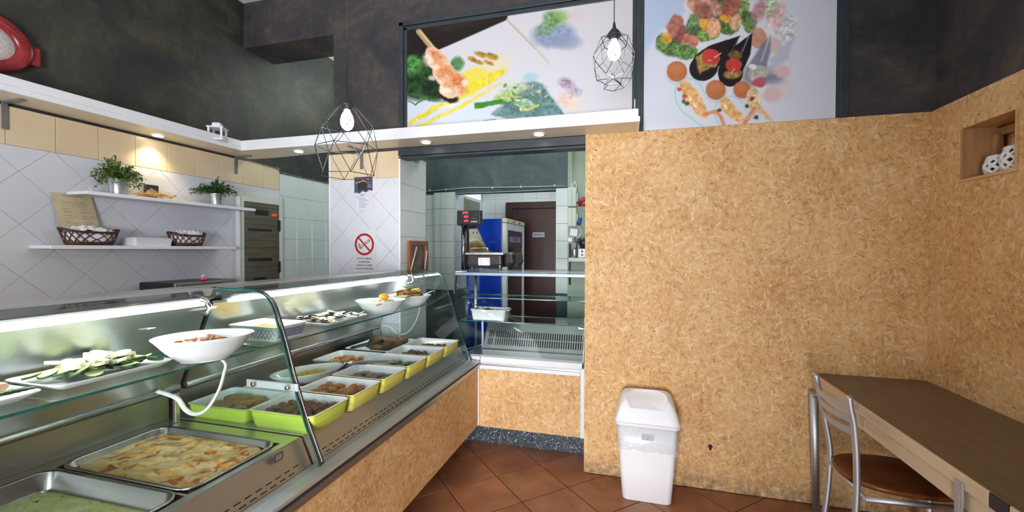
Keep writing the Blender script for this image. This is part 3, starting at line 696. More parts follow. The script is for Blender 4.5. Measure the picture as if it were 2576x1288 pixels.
# ================================================================ canopy shelf with downlights
UNDER = pm('canopy_underside_bounce_tint', srgb(226, 214, 192), srgb(220, 206, 182), 6, .3)  # white board with warm reflected light put into its colour
cz0, cz1 = 2.186, 2.262
cx_, cy_ = -2.82, 2.58
cn = thing('canopy_shelf', 'long white L-shaped canopy shelf under the dark wall with recessed downlights', 'shelf', (-2.9, 2.6, cz0))
bd = MB().prism([(XL+.01, .4, cz0+.002), (cx_-.018, .4, cz0+.002), (cx_-.018, cy_+.018, cz0+.002), (.027, cy_+.018, cz0+.002), (.027, YB-.024, cz0+.002), (-2.24, YB-.024, cz0+.002), (-2.74, YB+.03, cz0+.002), (XL+.01, YB+.03, cz0+.002)], (0, 0, .03))
part('soffit_board', bd, UNDER, cn)
part('fascia_board', MB().box((cx_-.018, .4, cz0), (cx_, cy_+.018, cz0+.03), 0, .002).box((cx_-.026, .4, cz0+.03), (cx_-.006, cy_+.02, cz1), 0, .003), WHITE, cn, kind='stuff')
part('fascia_board', MB().box((cx_, cy_, cz0), (.045, cy_+.018, cz0+.03), 0, .002).box((cx_-.006, cy_+.005, cz0+.03), (.036, cy_+.026, cz1), 0, .003), WHITE, cn, kind='stuff')
part('end_board', MB().box((.027, cy_+.018, cz0), (.043, YB-.024, cz0+.028), 0, .002), WHITE, cn)
GREYB = pm('grey_bracket_metal', srgb(118, 122, 128), None, 20, .4, .3)
for y in (1.42, 2.738):
    part('bracket', MB().box((XL+.01, y-.012, 2.05), (XL+.016, y+.012, cz0), 0, .001).box((XL+.01, y-.012, cz0-.006), (XL+.16, y+.012, cz0+.001), 0, .001), GREYB, cn, label='grey steel angle bracket under the shelf')
part('bracket', MB().box((-1.962, YB-.014, 2.05), (-1.938, YB-.007, cz0), 0, .001).box((-1.962, YB-.165, cz0-.006), (-1.938, YB-.007, cz0+.001), 0, .001), GREYB, cn, label='grey steel angle bracket under the shelf')
LENS = emit('downlight_lens', (1, .95, .82, 1), 9)
for x, y in ((-2.972, 2.099), (-2.972, .9), (-2.421, 2.715), (-1.364, 2.709), (-.571, 2.708)):
    d = part('downlight', MB().lathe([(.037, -.001), (.039, -.006), (.03, -.007), (.029, -.001)], (x, y, cz0+.001), 20), WHITE, cn)
    part('lens', MB().lathe([(.029, 0), (.001, -.0005)], (x, y, cz0-.004), 20), LENS, d)
    lamp_spot((x, y, cz0-.02), (x-.02 if x < -2.8 else x, y, 1.0), 4.5 if x < -2.8 else 1.2, (1, .84, .55) if x < -2.8 else (1, .9, .74), 110 if x < -2.8 else 95, .8)

# small white lantern standing on the canopy
LX, LY = -2.815, 2.43
lt = thing('white_lantern', 'tiny white wooden lantern standing on the canopy shelf corner', 'lantern', (LX-.03, LY-.02, cz1-.048), .5)
part('base', MB().box((-.05, -.05, 0), (.05, .05, .012), 0, .002), WHITE, lt, True)
part('frame', MB().box((-.046, -.046, .012), (-.034, -.034, .085)).box((.034, -.046, .012), (.046, -.034, .085)).box((-.046, .034, .012), (-.034, .046, .085)).box((.034, .034, .012), (.046, .046, .085)), WHITE, lt, True, kind='stuff')
part('roof', MB().box((-.052, -.052, .085), (.052, .052, .095), 0, .002).loft([rrect(-.03, .03, -.03, .03, .095, .006), rrect(-.027, .027, -.027, .027, .118, .006), rrect(-.022, .022, -.022, .022, .126, .006)], 0, False, True), WHITE, lt, True, kind='stuff')
lt.location.z = cz0+.032

# red rimmed ornament on the dark wall, cut by the frame's left edge
RED = pm('red_lacquer', srgb(150, 44, 42), srgb(120, 30, 32), 14, .3)
GRAIN = pm('grainy_white_panel', srgb(214, 206, 204), srgb(168, 160, 158), 180, .7, bmp=.2)
ro = thing('wall_ornament', 'red oval wall ornament with grainy white face on the dark left wall', 'ornament', (XL, 1.36, 2.44))
oy, oz = 1.335, 2.468
def ov(ry, rz, x, n=40): return [(XL+x, oy+ry*math.cos(2*pi*k/n), oz+rz*math.sin(2*pi*k/n)) for k in range(n)]
part('rim', MB().loft([ov(.185, .145, .0), ov(.19, .15, .03), ov(.18, .14, .045), ov(.13, .1, .04), ov(.125, .095, .02)], 0, False, False, True), RED, ro)
part('face', MB().loft([ov(.127, .097, .018), ov(.09, .07, .03), ov(.03, .02, .034)], 0, False, True, True), GRAIN, ro)
part('tab', MB().prism([(XL+.002, oy+.15, oz+.045), (XL+.002, oy+.215, oz+.035), (XL+.002, oy+.215, oz-.055), (XL+.002, oy+.14, oz-.06)], (.03, 0, 0)), RED, ro)
part('centre_mark', MB().loft([[(XL+.03, 1.285+(.1*math.cos(a)-0)*.4, oz+.02+.05*math.sin(a)*.5) for a in [2*pi*k/12 for k in range(12)]], [(XL+.037, 1.285+.036*math.cos(a), oz+.02+.02*math.sin(a)) for a in [2*pi*k/12 for k in range(12)]]], 0, False, True), pm('dark_green_mark', srgb(50, 66, 36), None, 40, .6), ro)

# ================================================================ pendant lamps
BULB = emit('lit_bulb', (.86, .93, 1, 1), 14)
def bars(mb, pts, edges, r=.0016):
    for a, b in edges: mb.tube([pts[a], pts[b]], r, 5, cap=False)
    for p in pts: mb.blob(p, (r*1.5,)*3, 0, 0, 1)
def ringpts(r, z, n, off): return [(r*math.cos(2*pi*(k+off)/n), r*math.sin(2*pi*(k+off)/n), z) for k in range(n)]
def pendant(label, loc, cage, bz):
    t = thing('pendant_lamp', label, 'lamp', loc)
    part('cord', MB().tube([(0, 0, .05), (0, 0, HC-loc[2])], .0022, 6), BLACKP, t, True)
    part('ceiling_rose', MB().lathe([(.001, 0), (.05, -.003), (.048, -.02), (.004, -.026)], (0, 0, HC-loc[2]), 20), BLACKP, t, True)
    part('socket', MB().lathe([(.0035, .062), (.006, .052), (.008, .035), (.02, .022), (.031, .006), (.033, .0), (.02, -.002), (.019, -.018), (.001, -.018)], (0, 0, 0), 20), BLACKP, t, True)
    part('cage', cage, BLACKM, t, True, kind='stuff')
    part('bulb', MB().lathe([(.012, -.018), (.014, -.026), (.024, -.045), (.029, -.066), (.028, -.085), (.02, -.102), (.008, -.11), (.0005, -.111)], (0, 0, 0), 18), BULB, t, True)
    return t
cg = MB()
off = .22
A_ = ringpts(.034, 0, 6, off); B_ = ringpts(.118, -.095, 6, off); C_ = ringpts(.134, -.19, 6, off+.5); D_ = ringpts(.122, -.315, 6, off)
pts = A_+B_+C_+D_
ed = [(k, 6+k) for k in range(6)]+[(k, (k+1) % 6) for k in range(6)]
ed += [(12+k, 12+(k+1) % 6) for k in range(6)]+[(18+k, 18+(k+1) % 6) for k in range(6)]
ed += [(6+k, 12+k) for k in range(6)]+[(6+(k+1) % 6, 12+k) for k in range(6)]+[(12+k, 18+k) for k in range(6)]+[(12+k, 18+(k+1) % 6) for k in range(6)]
ed += [(6+k, 6+(k+1) % 6) for k in (0, 2, 4)]
bars(cg, pts, ed)
p1 = (-1.243, 1.689, 2.098)
pendant('black wire pendant lamp with wide open-bottomed cage hanging before the pillar', p1, cg, 0)
cg = MB()
off = .1
A_ = ringpts(.032, 0, 6, off); B_ = ringpts(.066, -.018, 6, off+.5); C_ = ringpts(.092, -.085, 6, off); D_ = ringpts(.098, -.128, 6, off+.5); E_ = ringpts(.076, -.195, 6, off); F_ = ringpts(.045, -.232, 5, .3); G_ = [(0, 0, -.19)]
pts = A_+B_+C_+D_+E_+F_+G_
ed = [(k, 6+k) for k in range(6)]+[((k+1) % 6, 6+k) for k in range(6)]+[(6+k, 12+k) for k in range(6)]+[(6+k, 12+(k+1) % 6) for k in range(6)]
ed += [(12+k, 18+k) for k in range(6)]+[(12+(k+1) % 6, 18+k) for k in range(6)]+[(18+k, 24+k) for k in range(6)]+[(18+k, 24+(k+1) % 6) for k in range(6)]
ed += [(24+k, 30+min(k, 4)) for k in range(6)]+[(30+k, 30+(k+1) % 5) for k in range(5)]+[(24+k, 35) for k in range(6)]
bars(cg, pts, ed)
p2 = (-.08, 2.015, 2.418)
pendant('black wire pendant lamp with closed egg-shaped cage hanging before the wide poster', p2, cg, 0)
for p in (p1, p2): lamp_point((p[0], p[1], p[2]-.155), 2.2, (.9, .95, 1), .02)

# ================================================================ left wall: shelves and what stands on them
sx1 = -2.885
def wall_shelf(label, y0, y1, zt):
    t = thing('wall_shelf', label, 'shelf', ((XL+sx1)/2, (y0+y1)/2, zt-.018))
    part('board', MB().box((XL+.01, y0, zt-.018), (sx1, y1, zt), 0, .002), WHITE, t)
    part('edge_strip', MB().box((sx1, y0, zt-.019), (sx1+.003, y1, zt+.001), 0, .001), PLASTIC, t)
ZU, ZL = 1.768, 1.466
wall_shelf('upper white wall shelf carrying two plants', 1.662, 2.765, ZU)
wall_shelf('lower white wall shelf carrying two wicker baskets', 1.505, 2.585, ZL)

ZINC = steel('zinc_bucket', (.66, .69, .74, 1), .32, (8, 8, 8), .1)
SOIL = pm('dark_moss', srgb(40, 44, 24), srgb(26, 28, 16), 60, .9)
LEAF1 = pm('sprig_green_light', srgb(96, 122, 42), srgb(54, 84, 26), 60, .5)
LEAF2 = pm('sprig_green_deep', srgb(54, 96, 42), srgb(32, 66, 30), 60, .5)
def plant(label, c, rt_, rb, h, spread, ht, leaf, n, seed, droop):
    rr = random.Random(seed)
    t = thing('potted_plant', label, 'plant', c, 0, None)
    part('bucket', MB().lathe([(.001, .002), (rb, 0), (rb+.0005, .003), (rt_-.001, h-.004), (rt_+.002, h), (rt_-.001, h+.001), (rt_-.004, h-.002), (rt_-.006, h-.015)], (0, 0, 0), 28), ZINC, t, True)
    part('moss', MB().blob((0, 0, h-.012), (rt_-.006, rt_-.006, .014), 3, .1, 2), SOIL, t, True)
    mb = MB()
    for s in range(n):
        a = rr.uniform(0, 2*pi); q = rr.random()**.6; L = rr.uniform(.75, 1.1)
        p0 = Vector((rr.uniform(-1, 1)*rt_*.4, rr.uniform(-1, 1)*rt_*.4, h-.01))
        out = Vector((math.cos(a), math.sin(a), 0))
        path = []
        for k in range(7):
            u = k/6
            path.append(p0+out*(spread*q*L*u)+Vector((0, 0, ht*L*(1-.35*q)*u-droop*q*u*u*u)))
        for k in range(1, 7):
            p = path[k]; tg = (path[k]-path[k-1]).normalized()
            for sd in range(4):
                d = Vector((rr.uniform(-1, 1), rr.uniform(-1, 1), rr.uniform(-.5, .9))); d = (d+tg*.7).normalized()
                ln = rr.uniform(.014, .026); wv = d.cross(Vector((rr.uniform(-1, 1), rr.uniform(-1, 1), rr.uniform(-1, 1)))).normalized()*.0042
                b = p+tg*rr.uniform(-.008, .008)
                mb.add([b, b+d*ln*.5+wv, b+d*ln, b+d*ln*.5-wv], [(0, 1, 2, 3)])
        mb.tube(path, .0011, 3, cap=False)
    part('foliage', mb, leaf, t, True, kind='stuff')
plant('larger leafy potted plant in a zinc bucket on the upper shelf', (-2.965, 1.865, ZU), .052, .043, .098, .125, .15, LEAF1, 90, 1, .12)
plant('smaller feathery potted plant in a zinc bucket near the shelf end', (-2.965, 2.495, ZU), .042, .032, .088, .15, .12, LEAF2, 80, 2, .07)

STRAW = pm('dried_straw', srgb(206, 166, 96), srgb(170, 126, 66), 50, .7)
mb = MB(); rr = random.Random(5)
for k in range(60):
    y = rr.uniform(-.1, .06); a = rr.uniform(-.45, .45)
    p = Vector((rr.uniform(-.025, .025), y, rr.uniform(.004, .035)*(1-abs(y)*5)))
    d = Vector((math.sin(a)*.4, math.cos(a), rr.uniform(-.05, .25)))
    L = rr.uniform(.06, .12); mb.tube([p, p+d*L*.5, p+d*L+Vector((0, 0, -.012))], .0012, 4, cap=False)
    if k % 2: mb.blob(p+d*L+Vector((0, 0, -.008)), (.004, .011, .004), k, .2, 1)
mn = min(v[2] for v in mb.v)
mb.v = [(x-2.945, y+2.03, z-mn+ZU) for x, y, z in mb.v]
solo('dried_wheat_bunch', mb, STRAW, 'bunch of dried wheat ears lying between the two potted plants', 'dried flowers', kind='stuff')
pc = thing('photo_card', 'small dark photo card standing behind the dried wheat', 'card', (-3.0, 2.08, ZU))
part('card', MB().box((-3.012, 2.035, ZU), (-3.009, 2.125, ZU+.096), 0, .0005), pm('card_black', srgb(40, 30, 28), srgb(70, 54, 46), 30, .4), pc)
part('print', MB().prism([(-3.0085, 2.05, ZU+.03), (-3.0085, 2.115, ZU+.03), (-3.0085, 2.11, ZU+.06), (-3.0085, 2.08, ZU+.075), (-3.0085, 2.05, ZU+.055)], (.0006, 0, 0)), pm('card_pale_print', srgb(170, 160, 146), srgb(120, 104, 90), 60, .5), pc)

# menu sheet leaning on the wall
def paint_menu(p):
    p.put(np.ones_like(p.u), (196, 182, 150), 1, .08)
    p.line([(70, 20), (210, 14)], 8, (140, 128, 100), .7)
    for col0, col1 in ((46, 128), (160, 252)):
        for k in range(17):
            y = 60+k*19+(6 if k % 4 == 0 else 0)
            if k % 6 == 5: continue
            p.line([(col0+R.random()*8, y), (col1-R.random()*40, y-3)], 5, (132, 128, 108), .55)
ms = thing('menu_sheet', 'tan printed menu sheet standing behind the larger wicker basket', 'menu', (-3.0, 1.69, ZL))
def menu_paint(p):
    p.u0 = p.u = (p.yy-1.585)/.185*280; p.v0 = p.v = (1.758-p.zz)/.29*400
    paint_menu(p)
nx, nz = 70, 100
yy, zz = np.meshgrid(np.linspace(0, 1, nx), np.linspace(0, 1, nz))
class _P(Paint):
    def __init__(s, u, v): s.u = s.u0 = u; s.v = s.v0 = v; s.c = np.zeros(u.shape+(3,))
pp = _P(yy*280, (1-zz)*400); paint_menu(pp)
cc = pp.c/255; cc = ((cc+.055)/1.055)**2.4
XX = -3.012-.03*zz+.006*np.sin(yy*pi); YY = 1.635+.185*yy-.045*zz; ZZ = ZL+.002+.288*zz
i = np.arange(nx*nz).reshape(nz, nx)
q = np.stack([i[:-1, :-1], i[:-1, 1:], i[1:, 1:], i[1:, :-1]], -1).reshape(-1, 4)
me = bpy.data.meshes.new('sheet')
me.from_pydata([tuple(v) for v in np.stack([XX+3.0, YY-1.69, ZZ-ZL], -1).reshape(-1, 3)], [], [tuple(int(a) for a in r) for r in q])
at = me.color_attributes.new('print', 'FLOAT_COLOR', 'POINT')
at.data.foreach_set('color', np.concatenate([cc.reshape(-1, 3), np.ones((nx*nz, 1))], 1).ravel().astype(np.float32))
me.materials.append(attr_mat('printed_paper', .7))
o = bpy.data.objects.new('sheet', me); COL.objects.link(o); o.parent = ms
sm = o.modifiers.new('thickness', 'SOLIDIFY'); sm.thickness = .001

WICK = pm('dark_wicker', srgb(92, 52, 44), srgb(66, 34, 32), 40, .5)
PAPER = pm('white_napkin_paper', srgb(236, 236, 238), srgb(224, 226, 230), 30, .8)
def basket(label, c, ly, lx, h, seed):
    t = thing('wicker_basket', label, 'basket', c, 0, 'wicker baskets on the lower shelf' if False else None)
    def rim(u, z, s=1):  # oval with upturned ends
        n = 48; out = []
        for k in range(n):
            a = 2*pi*k/n; cy, cx = math.cos(a), math.sin(a)
            w_ = .78+.22*u
            out.append((lx/2*w_*cx*s, ly/2*w_*(abs(cy)**.75)*(1 if cy > 0 else -1)*s, z+.02*u*u*abs(cy)**3))
        return out
    mb = MB()
    for u in (0, .1, .2): mb.tube(rim(u, h*u+.003)+rim(u, h*u+.003)[:1], .0035, 5, cap=False)
    mb.tube(rim(1, h)+rim(1, h)[:1], .0045, 6, cap=False); mb.tube(rim(.94, h*.93)+rim(.94, h*.93)[:1], .0035, 5, cap=False)
    nn = 18
    for dr_ in (1, -1):
        for k in range(nn):
            path = []
            for s in range(6):
                u = .15+.85*s/5; a = 2*pi*(k/nn+dr_*s/5*1.6/nn); cy, cx = math.cos(a), math.sin(a); w_ = .78+.22*u
                path.append((lx/2*w_*cx, ly/2*w_*(abs(cy)**.75)*(1 if cy > 0 else -1), h*u+.02*u*u*abs(cy)**3+.003))
            mb.tube(path, .0026, 4, cap=False)
    mb.loft([rim(0, .001, .98), rim(0, .004, .98)], 0, True, True)
    part('weave', mb, WICK, t, True, kind='stuff')
    nb_ = MB(); rr = random.Random(seed)
    def fold(s, u, z):
        return [(x*s*(1+.06*math.sin(5*k*.13+seed)), y*s, z+zz_) for k, ((x, y, zz_)) in enumerate(rim(u, 0))]
    nb_.loft([fold(.9, .1, .008), fold(.93, .4, h*.42), fold(.92, .8, h*.8), fold(.85, .9, h*.98)], 0, True, False, True)
    # crumpled top with peaks
    n = 48; top = []
    for s, zt in ((.85, .98), (.6, 1.12), (.35, 1.2), (.1, 1.16)):
        r_ = rim(.9, 0)
        top.append([(x*s, y*s, h*zt+.012*math.sin(k*.9+s*9)+.016*math.sin(k*.35+s*4+seed)) for k, (x, y, z) in enumerate(r_)])
    nb_.loft(top, 0, False, True, False)
    part('napkins', nb_, PAPER, t, True)
basket('larger wicker basket of white napkins before the menu sheet', (-2.945, 1.71, ZL), .275, .125, .075, 1)
basket('smaller wicker basket of white napkins beside the white tub', (-2.945, 2.262, ZL), .245, .125, .075, 4)
tb = thing('storage_tub', 'low white plastic tub with a lid between the two wicker baskets', 'tub', (-2.95, 2.03, ZL))
part('body', MB().loft([rrect(-.055, .055, -.125, .095, 0, .015), rrect(-.06, .06, -.13, .1, .04, .015)], 0, True, True), PLASTIC, tb, True)
part('lid', MB().loft([rrect(-.063, .063, -.133, .103, .04, .015), rrect(-.063, .063, -.133, .103, .05, .015), rrect(-.05, .05, -.12, .09, .053, .012)], 0, True, True), WHITE, tb, True)

# electrical distribution board
SMOKE = pm('smoked_door', srgb(104, 98, 78), srgb(92, 86, 68), 5, .14, stretch=(1, 1, 6))
CREAM = pm('cream_frame', srgb(214, 218, 208), srgb(206, 211, 200), 6, .4)
eb = thing('electrical_panel', 'tall cream electrical panel with smoked door on the left wall', 'electrical panel', (XL, 2.97, 1.0))
py0, py1, pz0, pz1 = 2.742, 3.192, 1.0, 1.908
part('frame', MB().box((XL+.009, py0, pz0), (XL+.035, py0+.05, pz1), 0, .003).box((XL+.009, py1-.035, pz0), (XL+.035, py1, pz1), 0, .003).box((XL+.009, py0+.05, pz1-.07), (XL+.035, py1-.035, pz1), 0, .003), CREAM, eb, kind='stuff')
part('door', MB().box((XL+.012, py0+.05, pz0), (XL+.03, py1-.035, pz1-.07), 0, .003), SMOKE, eb)
part('side_cheek', MB().box((XL+.012, py0-.012, pz0), (XL+.05, py0, pz1-.03), 0, .002), WHITE, eb)
DK = pm('breaker_dark', srgb(40, 42, 40), srgb(30, 32, 30), 30, .3)
for zc, ya, yb, hh in ((1.757, 2.90, 3.055, .022), (1.61, 2.83, 3.085, .009), (1.36, 2.83, 3.085, .014), (1.2, 2.88, 3.03, .01)):
    mb = MB(); n = int((yb-ya)/.0175)
    for k in range(n): mb.box((XL+.0295, ya+k*.0175, zc-hh), (XL+.033, ya+k*.0175+.0150, zc+hh))
    part('breaker_row', mb, DK, eb, kind='stuff')
part('switch', MB().box((XL+.03, 3.075, 1.738), (XL+.036, 3.125, 1.756), 0, .002), emit('red_pilot_light', (1, .03, .02, 1), .8), eb, label='red lit switch')
rl = MB()
for zc in (1.80, 1.70, 1.655, 1.52, 1.46, 1.30, 1.26, 1.11): rl.box((XL+.029, py0+.055, zc-.002), (XL+.0315, py1-.04, zc+.002))
part('door_ribs', rl, pm('smoked_rib', srgb(80, 76, 60), None, 10, .2), eb, kind='stuff')
for zc in (1.655, 1.29): part('hinge', MB().box((XL+.03, py1-.05, zc-.05), (XL+.044, py1-.034, zc+.05), 0, .003), BLACKP, eb)

# ================================================================ back worktop and what stands on it
WTOP = wood('pale_worktop', srgb(176, 152, 122), srgb(194, 170, 138), 1, .4)
wt = thing('back_worktop', 'tan wooden worktop along the left tiled wall behind the counter', 'worktop', (-2.8, 1.6, .6))
part('top', MB().box((XL+.012, .45, 1.085), (-2.52, 2.72, 1.118), 0, .004), WTOP, wt)
part('worktop_upstand', MB().box((XL+.0095, .45, 1.1185), (XL+.024, 1.97, 1.134), 0, .002), WTOP, wl)
bc = thing('back_cabinet', 'steel cabinet under the tan worktop behind the display cases', 'cabinet', (-2.8, 1.6, 0))
part('body', MB().box((XL+.02, .45, .02), (-2.56, 2.72, 1.084), 0, .004), STEELD, bc)
for k in range(3): part('door', MB().box((-2.56, .48+k*.75, .08), (-2.545, 1.2+k*.75, 1.06), 0, .003), STEEL, bc)

ov_ = thing('countertop_oven', 'low dark countertop oven standing on the back worktop', 'oven', (-2.81, 2.2, 1.118))
part('body', MB().box((-2.985, 1.985, 1.124), (-2.70, 2.42, 1.238), 0, .006), BLACKP, ov_)
part('front', MB().box((-2.70, 1.99, 1.128), (-2.692, 2.415, 1.236), 0, .003), STEEL, ov_)
part('window', MB().box((-2.692, 2.03, 1.14), (-2.69, 2.29, 1.205), 0, .001), pm('oven_glass', srgb(30, 28, 32), None, 10, .08), ov_)
part('handle', MB().tube([(-2.69, 2.04, 1.214), (-2.672, 2.05, 1.216), (-2.672, 2.28, 1.216), (-2.69, 2.29, 1.214)], .005, 8), BLACKP, ov_)
part('control_strip', MB().box((-2.692, 2.34, 1.15), (-2.689, 2.41, 1.18), 0, .001), DK, ov_)
for y in (2.345, 2.375, 2.4): part('knob', MB().lathe([(.008, 0), (.008, .01), (.001, .011)], (0, 0, 0), 12), CHROME, ov_, True).matrix_local = Matrix.Translation((-2.689+2.81, y-2.2, 1.205-1.118)) @ Matrix.Rotation(pi/2, 4, 'Y')
for x in (-2.96, -2.73):
    for y in (2.01, 2.39): part('foot', MB().lathe([(.012, 0), (.012, .007)], (x, y, 1.118), 10, 0, True, 1, 1, True, True), BLACKP, ov_)
part('side_badge', MB().box((-2.93, 1.9835, 1.15), (-2.885, 1.9855, 1.165), 0, .0005), pm('orange_badge', srgb(206, 84, 48), None, 10, .4), ov_)
tm = thing('kitchen_timer', 'small pink kitchen timer with two white knobs on top of the oven', 'timer', (-2.715, 2.19, 1.238), .4)
PINK = pm('pink_plastic', srgb(226, 92, 140), srgb(216, 80, 128), 10, .35)
part('body', MB().lathe([(.001, 0), (.014, 0), (.023, .008), (.024, .016), (.018, .024), (.001, .027)], (0, 0, 0), 18), PINK, tm, True)
for y in (-.009, .009): part('knob', MB().blob((0, y, .031), (.006, .007, .009), 1, 0, 2), PLASTIC, tm, True)
gl = thing('drinking_glass', 'clear stemmed glass upside down on the back worktop', 'glass', (-2.9, 1.705, 1.118))
part('bowl', MB().lathe([(.036, 0), (.039, .02), (.036, .05), (.022, .068), (.006, .073), (.005, .078), (.028, .083), (.03, .085), (.003, .086)], (0, 0, 0), 24), glass('glassware', (.9, .93, .94, 1), 2.2, .12), gl, True)

# ================================================================ L-shaped display counter base
PX = -1.075
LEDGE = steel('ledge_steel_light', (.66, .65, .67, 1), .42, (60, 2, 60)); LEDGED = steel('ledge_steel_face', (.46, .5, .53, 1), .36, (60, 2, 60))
dc = thing('display_counter', 'long serving counter with chipboard front and steel ledge under the glass cases', 'counter', (-1.5, 1.4, 0))
part('front_panel', MB().box((PX-.02, -.6, .158), (PX, 2.962, .574), 0, .0015), OSBY, dc)
part('kick_board', MB().box((-1.35, -.6, 0), (-1.3, 3.05, .16)), BLACKP, dc)
part('ledge', MB().prism([(-1.145, -.6, .642), (-1.062, -.6, .640), (-1.058, -.6, .634), (-1.064, -.6, .624), (-1.145, -.6, .62)], (0, 3.555, 0)), LEDGE, dc)
part('groove', MB().box((-1.1, -.6, .614), (-1.072, 2.955, .625)), BLACKP, dc)
part('ledge_face', MB().prism([(-1.075, -.6, .617), (-1.058, -.6, .614), (-1.066, -.6, .582), (-1.075, -.6, .576), (-1.09, -.6, .576)], (0, 3.555, 0)), LEDGED, dc)
part('corner_post', MB().box((-1.09, 2.962, .155), (-1.068, 2.984, .66), 0, .003).box((-1.15, 2.957, .642), (-1.06, 2.985, .668), 0, .004), WHITE, dc, kind='stuff')
part('carcass', MB().box((-2.0, -.6, .16), (-1.1, 2.81, .575)).box((-1.62, 2.81, .16), (-1.1, 2.95, .575)), STEELD, dc)

# ---------------------------------------------------------------- the two curved-glass cases standing on the counter
PROF = [(-1.112, .645), (-1.135, .70), (-1.178, .80), (-1.235, .96), (-1.276, 1.094), (-1.308, 1.184), (-1.326, 1.229), (-1.345, 1.254), (-1.366, 1.271), (-1.395, 1.284), (-1.45, 1.29), (-1.63, 1.293)]
def dense(pr_, n=5):
    P_ = [Vector((p[0], 0, p[1])) for p in pr_]; out = []
    for i in range(len(P_)-1):
        a, b, c, d = P_[max(i-1, 0)], P_[i], P_[i+1], P_[min(i+2, len(P_)-1)]
        for k in range(n):
            t = k/n; out.append(.5*((2*b)+(-a+c)*t+(2*a-5*b+4*c-d)*t*t+(-a+3*b-3*c+d)*t**3))
    out.append(P_[-1]); return [(v.x, v.z) for v in out]
PD = dense(PROF)
def smooth3(pts, n=6):
    P_ = [Vector(p) for p in pts]; out = []
    for i in range(len(P_)-1):
        a, b, c, d = P_[max(i-1, 0)], P_[i], P_[i+1], P_[min(i+2, len(P_)-1)]
        for k in range(n):
            t = k/n; out.append(.5*((2*b)+(-a+c)*t+(2*a-5*b+4*c-d)*t*t+(-a+3*b-3*c+d)*t**3))
    return out+[P_[-1]]
def inset(pr_, d):
    out = []
    for i, p in enumerate(pr_):
        a, b = Vector(pr_[max(i-1, 0)]), Vector(pr_[min(i+1, len(pr_)-1)]); t = (b-a).normalized()
        out.append((p[0]-t.y*d, p[1]+t.x*d))
    return out
SLOT = pm('dark_slot', srgb(14, 14, 16), None, 20, .8)
RISER = steel('riser_steel', (.56, .545, .53, 1), .42, (2, 2, 60))
TUBEL = emit('fluorescent_tube', (.93, 1, .98, 1), 26)
RUBBER = pm('black_seal', srgb(24, 24, 28), None, 20, .4)
HOSE = pm('white_hose', srgb(232, 232, 228), srgb(222, 222, 218), 20, .35)
